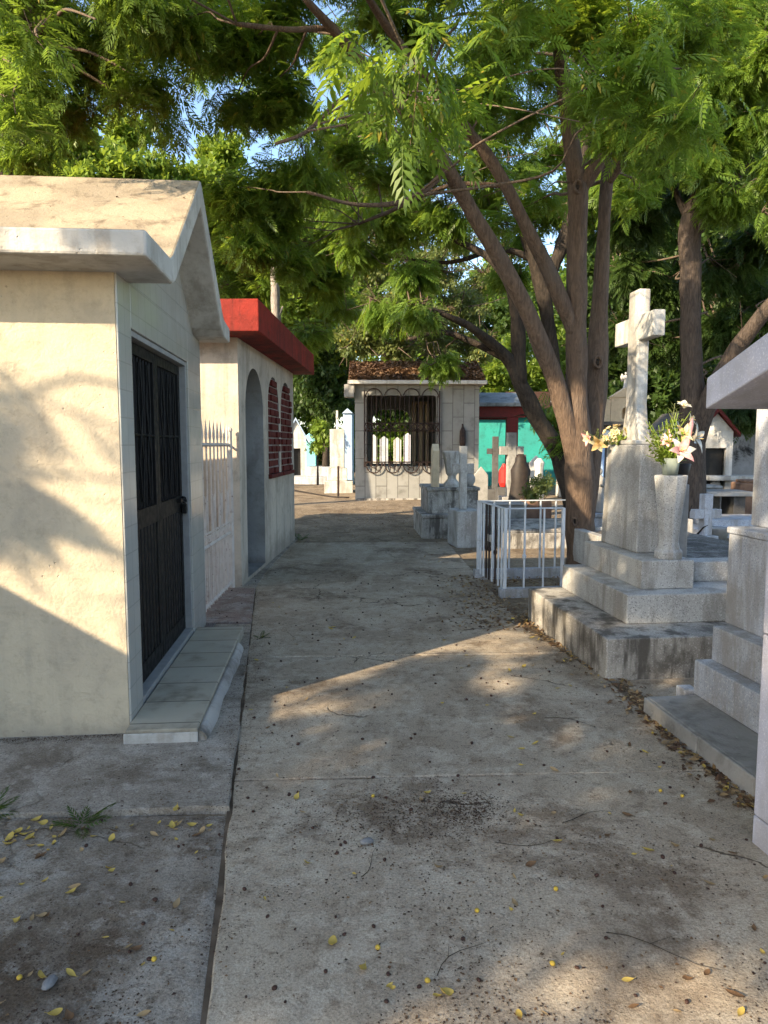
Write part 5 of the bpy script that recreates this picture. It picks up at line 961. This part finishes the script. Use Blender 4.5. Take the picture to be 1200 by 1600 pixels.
# small plants
far_tree('grey green bush at the foot of the leaning dark tree', 'shrub', 848, 12.8, M['bark_dark'], M['leaf_olive'], [(845, 755, 12.8, 22, 40), (862, 770, 12.6, 16, 26), (830, 770, 12.9, 14, 20)], 0.16, SPRAY, per=8, rt=0.03, h=0.6, twig=0.15, twr=0)
for i, (x, y, s, txt) in enumerate([(-1.72, 2.93, 0.16, 'small green weed at the left edge under the cream wall apron'), (-1.28, 2.86, 0.12, 'tiny green weed among dry leaves left of the path'), (-1.03, 5.78, 0.07, 'tiny weed in the path joint by the tiled step'), (-1.42, 11.9, 0.16, 'low weed at the far foot of the red roofed tomb')]):
    W = tag(foliage('weed', M['leaf_dark'], np.array([[0, 0, 0.0]] * 9), frames(np.array([[math.cos(k * .7 + i), math.sin(k * .7 + i), 0.5 + 0.3 * (k % 3)] for k in range(9)]), 0.3), np.array([s * (0.7 + 0.06 * k) for k in range(9)]), NEEM), txt, 'weed'); W.location = (x, y, -0.01)

# --- trees behind the photographer: their crowns dapple the path and the cream wall
def sblob(sx, sy, z, r, n): return (Vector((sx - SX * z, sy - SY * z, z)), (r, r, r * 0.7), n)
sh = [sblob(*q) for q in SHADE]
tree('neem tree behind the viewpoint whose crown shades the near path', 'neem_tree', M['bark'], M['leaf_neem'],
     [([Vector((-8.0, -5.5, -0.05)), Vector((-7.9, -5.3, 1.6)), Vector((-7.5, -4.8, 3.2)), Vector((-7.0, -4.0, 4.6)), Vector((-6.4, -3.2, 5.6))], [0.26, 0.22, 0.16, 0.1, 0.05]), ([Vector((-7.9, -5.3, 1.6)), Vector((-8.8, -5.0, 3.4)), Vector((-9.6, -4.4, 5.2))], [0.15, 0.11, 0.05])], sh, NEEM, 0.29, per=15, twig=0.4, hole=0.16, keep=keep_shade)

# ================================================================ LEAVES, BERRIES AND LITTER ON THE GROUND
def leaf_mesh(name, mat, L, w, curl, twist):
    mb = MB(); n = 7; rows = []
    for i in range(n):
        t = i / (n - 1); x = (t - .5) * L; ww = w * math.sin(math.pi * min(1, (0.04 + 0.96 * t)) ** 0.85); z = curl * ((t - .5) ** 2) * 4; tw_ = twist * (t - .5)
        rows.append([(x, -ww * math.cos(tw_), z + 0.5 * ww + ww * math.sin(tw_)), (x, 0.15 * ww, z), (x, ww * math.cos(tw_), z + 0.5 * ww - ww * math.sin(tw_))])
    vs = [q for r_ in rows for q in r_]; zmin = min(v[2] for v in vs); vs = [(a, b, c - zmin + 0.001) for a, b, c in vs]
    mb.add(vs, [(i * 3 + k, i * 3 + k + 1, i * 3 + k + 4, i * 3 + k + 3) for i in range(n - 1) for k in (0, 1)])
    mb.tube([vs[(n - 1) * 3 + 1], (L * 0.62, 0.002, vs[-2][2] + 0.003)], 0.0007, 4)
    me = mb.build(name, mat, None, smooth=True); return me
def gheight(x, y):
    if x < Lx(y): 
        if y < 2.95: return rz_(x, y)
        return 0.016 if y < 5 else 0.02
    return 0.001
LEAFKIND = [('litter_y', 'yellow fallen leaf lying on the concrete path', 'yellow fallen leaves'), ('litter_t', 'tan dry leaf lying on the concrete path', 'tan fallen leaves'), ('litter_b', 'brown curled leaf lying on the concrete path', 'brown fallen leaves')]
protos = []
for k, (m_, lb, gp) in enumerate(LEAFKIND):
    for v in range(3):
        o = leaf_mesh('fallen_leaf', M[m_], (0.052, 0.044, 0.036)[v], (0.011, 0.013, 0.008)[v], (0.007, 0.012, 0.004)[v], (0.3, -0.6, 0.9)[v]); tag(o, lb, 'leaf', gp); protos.append(o)
used = set()
def put(src, x, y, z, s, rx=None, lab=None):
    o = src
    if src.name in used: o = src.copy(); C.objects.link(o)
    used.add(src.name); o.location = (x, y, z); o.rotation_euler = (random.gauss(0, .2), random.gauss(0, .2), random.uniform(0, 6.28)) if rx is None else rx
    o.scale = (s, s, s)
    if lab: o['label'] = lab
    return o
spots = []
for i in range(120):
    y = 1.85 + 5.5 * random.random() ** 1.5; x = random.uniform(Lx(y) + 0.02, Rx(y) - 0.03); spots.append((x, y))
for i in range(70):                          # drift along the right kerb
    y = random.uniform(2.9, 6.6); spots.append((Rx(y) + random.gauss(0.0, 0.06), y))
for i in range(55):                          # left foreground
    y = random.uniform(1.85, 2.95); x = random.uniform(-1.65, Lx(y)); spots.append((x, y))
for i in range(26): spots.append((random.gauss(-1.45, 0.16), random.gauss(2.76, 0.07)))
for i in range(14): spots.append((random.gauss(-0.85, 0.08), random.gauss(2.86, 0.05)))
for x, y in spots:
    k = random.choices(range(9), [5, 5, 3, 3, 3, 2, 1.5, 1, 2])[0]
    put(protos[k], x, y, gheight(x, y) + 0.002, random.uniform(0.45, 1.15))
def berry(mat, lb, gp, sx):
    mb = MB(); mb.ball((0, 0, 0), 0.0078, 8); mb.v = [(x * sx, y, z * 0.8) for x, y, z in mb.v]; return tag(mb.build('fallen_berry', mat, None, smooth=True), lb, 'berry', gp)
bp = [berry(M['berry'], 'dark shrivelled berry lying on the path concrete', 'dark fallen berries', 1.35), berry(M['berry_y'], 'small round yellow berry lying on the path', 'yellow fallen berries', 1.1)]
for i in range(290):
    y = 1.9 + 7 * random.random() ** 1.25; x = random.uniform(Lx(y) - (0.35 if y > 3 else 0.7), Rx(y)); put(bp[0], x, y, gheight(x, y) + 0.004, random.uniform(0.45, 1.1))
for x, y in ((0.62, 2.42), (-0.02, 2.12), (0.13, 1.98), (0.52, 2.05), (1.28, 3.15), (1.36, 3.1), (-0.72, 2.08), (-1.1, 2.0), (-0.05, 3.1), (0.32, 2.3)): put(bp[1], x, y, gheight(x, y) + 0.006, 1.15)
for i, (x, y, s) in enumerate([(-0.07, 2.72, 1.0), (-1.0, 1.98, 0.8)]):
    mb = MB(); mb.ball((0, 0, 0), 0.022, 7); mb.v = [(a * 1.5 + 0.006 * mnoise.noise(Vector((a * 90, b * 90, i))), b * 0.9, max(-0.012, c * 0.6)) for a, b, c in mb.v]
    o = tag(mb.build('pebble', M['pebble'], None, 0.003), ('flat grey stone chip lying on the middle of the near path', 'grey pebble set in the broken pavement at the bottom left')[i], 'stone'); o.location = (x, y, gheight(x, y) + 0.01); o.rotation_euler = (0, 0, i + .4)
# one twig here and there
for i, (x, y, a, L, txt) in enumerate([(0.16, 2.0, 0.8, 0.22, 'thin dry twig near the bottom of the path, left of centre'), (0.72, 2.16, -0.3, 0.34, 'long thin dry twig across the sunlit spots on the near path'), (-1.62, 2.45, 0.9, 0.28, 'grey dry twig at the left edge of the broken pavement'), (0.45, 2.72, 0.1, 0.3, 'curved dry twig on the path right of the stone chip'), (-0.1, 2.5, 1.1, 0.2, 'short dry twig below the grey stone chip'), (0.75, 2.9, 0.2, 0.26, 'forked dry twig on the right half of the path'), (0.95, 4.05, -0.5, 0.3, 'dry twig by the sunlit patch near the stepped tomb')]):
    mb = MB(); d = Vector((math.cos(a), math.sin(a), 0)); s = Vector((-d.y, d.x, 0)); z = gheight(x, y) + 0.004; b = Vector((x, y, z))
    pts = [b + d * L * t + s * 0.12 * L * math.sin(4 * t + i) for t in (0, .2, .4, .6, .8, 1)]; mb.tube(pts, [0.0014, 0.0013, 0.0012, 0.001, 0.0008, 0.0006], 5); mb.tube([pts[2], pts[2] + d * L * .2 + s * L * .16], [0.0009, 0.0006], 4)
    tag(mb.build('twig', M['bark_grey'] if i == 2 else M['bark_dark'], None), txt, 'twig')
# crumbs: specks, seed husks, dirt grains
def crumbs(name, mats, pts, s0, s1):
    mb = MB()
    for x, y, z in pts:
        s = random.uniform(s0, s1); a = random.uniform(0, 6.28); r_ = random.uniform(0.3, 0.9); ca, sa = math.cos(a) * s, math.sin(a) * s
        mb.add([(x + ca, y + sa, z), (x - sa * r_, y + ca * r_, z + s * .15), (x - ca, y - sa, z), (x + sa * r_, y - ca * r_, z + s * random.uniform(.1, .5))], [(0, 1, 2), (0, 2, 3)], random.randrange(len(mats)))
    return mb.build(name, mats)
pts = []
for i in range(27000):
    y = 1.8 + 8 * random.random() ** 1.6; x = random.uniform(Lx(y) - 0.9, Rx(y) + 0.15)
    if x < -1.0 - 0.1 * y + 0.1 and y > 3.5: continue
    w = mnoise.noise(Vector((x * 1.7, y * 1.7, 9))) + 0.5 * mnoise.noise(Vector((x * 6, y * 6, 4)))
    if w < random.uniform(-0.15, 0.45): continue
    pts.append((x, y, gheight(x, y) + 0.002))
for i in range(2600):
    y = random.uniform(2.0, 8); e = Lx(y) if random.random() < .5 else Rx(y); x = e + random.gauss(0, 0.035); pts.append((x, y, gheight(x, y) + 0.002))
for i in range(1500):                       # dirt gathered along the foot of the cream wall and step
    x = random.uniform(-2.9, -1.3); pts.append((x, 3.783 + 0.105 * (x + 1.395) - abs(random.gauss(0, 0.035)) - 0.01, 0.018))
for i in range(500): y = random.uniform(3.5, 6.0); pts.append((-0.86 - 0.105 * (y - 3.6) + random.gauss(0, 0.05), y, 0.018))
for i in range(500): y = random.uniform(6.4, 8.0); pts.append((-1.62 + abs(random.gauss(0, 0.1)), y, 0.023))
for i in range(1800): pts.append((random.gauss(0.08, 0.2), random.gauss(2.95, 0.16), 0.002))
for i in range(1300): pts.append((random.gauss(0.35, 0.1), random.gauss(3.0, 0.08), 0.002))
tag(crumbs('ground_crumbs', [M['debris'], M['debris'], M['berry'], M['litter_b']], pts, 0.0014, 0.0062), 'dark crumbs, husks and grit scattered over the concrete', 'debris', kind='stuff')
pts = []
for i in range(2300):                       # dried seed husks, a little larger
    y = 1.9 + 8 * random.random() ** 1.2; x = random.uniform(Lx(y) - 0.5, Rx(y) + 0.1)
    if x < -1.0 - 0.1 * y + 0.1 and y > 3.5: continue
    if mnoise.noise(Vector((x * 1.1, y * 1.1, 2))) < random.uniform(-.5, .3): continue
    pts.append((x, y, gheight(x, y) + 0.003))
tag(crumbs('seed_husks', [M['debris'], M['berry'], M['litter_b']], pts, 0.004, 0.009), 'dark seed husks strewn over the concrete path', 'debris', kind='stuff')
pts = []
for i in range(4200):                       # leaf drift in front of the tiled chapel, along the railing and kerbs
    q = random.random()
    if q < .40: x, y = random.uniform(-1.5, 2.6), random.gauss(15.4, 1.6)
    elif q < .58: x, y = random.gauss(1.05, 0.22), random.uniform(6.0, 8.6)
    elif q < .70: x, y = random.uniform(1.35, 3.0), random.uniform(7.6, 8.5)
    elif q < .80: y = random.uniform(4.0, 6.6); x = Rx(y) + random.gauss(0.07, 0.05)
    elif q < .9: x, y = random.uniform(0.5, 7), random.uniform(8, 13)
    else: y = random.uniform(3.0, 4.4); x = Rx(y) + random.gauss(0.02, 0.06)
    pts.append((x, y, 0.006 + max(-0.02, gz(x, y)) * (y > 12)))
P_ = np.array(pts); dd = np.stack([rng.normal(0, 1, len(P_)), rng.normal(0, 1, len(P_)), rng.normal(0, .25, len(P_))], 1)
LT = (np.array([(-.5, 0, .05), (0, .24, .12), (.5, 0, .02), (0, -.24, .1)]), np.array([(0, 1, 2, 3)]))
k = len(P_) // 2
tag(foliage('leaf_litter', M['litter_t'], P_[:k], frames(dd[:k], .3), rng.uniform(.03, .055, k), LT), 'tan leaf litter drifted along kerbs and railing', 'litter', kind='stuff')
tag(foliage('leaf_litter', M['litter_b'], P_[k:], frames(dd[k:], .3), rng.uniform(.03, .055, len(P_) - k), LT), 'brown leaf litter drifted before the tiled chapel', 'litter', kind='stuff')
n = 5200; u = rng.uniform(-0.15, 3.73, n); v = rng.uniform(0, 1, n) ** 1.0; yy = -0.26 + 1.6 * v; zz = 3.435 + 0.67 * v + rng.uniform(0, .05, n)
dd = np.stack([rng.normal(0, 1, n), rng.normal(0, .8, n), rng.normal(0, .45, n)], 1)
lc = foliage('leaf_cover', M['litter_b'], np.stack([u, yy, zz], 1), frames(dd, .6), rng.uniform(.08, .17, n), LT, rf); lc['kind'] = 'stuff'
pts = []
for i in range(60):
    v = random.random(); pts.append((random.uniform(-3.5, 0.2), 0.27 + 0.95 * v, 2.662 + 0.73 * v))
rl = crumbs('roof_litter', [M['debris'], M['litter_b']], pts, 0.006, 0.02); rl.parent = bpy.data.objects['tomb_chapel']; rl['kind'] = 'stuff'

# ================================================================ CAMERA, LIGHT, SKY
cam = bpy.data.cameras.new('camera'); co = bpy.data.objects.new('camera', cam); C.objects.link(co)
co.location = (0, 0, EYE); co.rotation_euler = (math.pi / 2 - PITCH, 0, 0)
cam.sensor_fit = 'VERTICAL'; cam.sensor_height = 36; cam.lens = 36 * FPX / 1600; cam.clip_end = 600; cam.clip_start = 0.05
sc = bpy.context.scene; sc.camera = co
sun = bpy.data.lights.new('sun', 'SUN'); sun.energy = SUN_E; sun.angle = R(0.53); sun.color = (1.0, 0.81, 0.56)
so = bpy.data.objects.new('sun', sun); C.objects.link(so)
dv = Vector((math.sin(R(SUN_AZ)), math.cos(R(SUN_AZ)), -math.tan(R(SUN_EL))))
so.rotation_euler = dv.to_track_quat('-Z', 'Y').to_euler(); so.location = (-10, -10, 12)
w = bpy.data.worlds.new('World'); sc.world = w; w.use_nodes = True
bg = w.node_tree.nodes['Background']; sky = w.node_tree.nodes.new('ShaderNodeTexSky'); sky.sky_type = 'NISHITA'; sky.sun_disc = False
sky.sun_elevation = R(SUN_EL); sky.sun_rotation = R(180 + SUN_AZ); sky.air_density = 1.0; sky.dust_density = 0.9; sky.ozone_density = 1.6
w.node_tree.links.new(sky.outputs[0], bg.inputs[0]); bg.inputs[1].default_value = SKY_S
sc.view_settings.view_transform = 'Standard'; sc.view_settings.look = 'None'; sc.view_settings.exposure = EXPO; sc.view_settings.gamma = 1
cy = sc.cycles; cy.max_bounces = 7; cy.diffuse_bounces = 4; cy.glossy_bounces = 3; cy.transmission_bounces = 4; cy.transparent_max_bounces = 4
cy.caustics_reflective = False; cy.caustics_refractive = False; cy.use_denoising = True; cy.use_adaptive_sampling = True; cy.adaptive_threshold = 0.02
cy.sample_clamp_indirect = 6
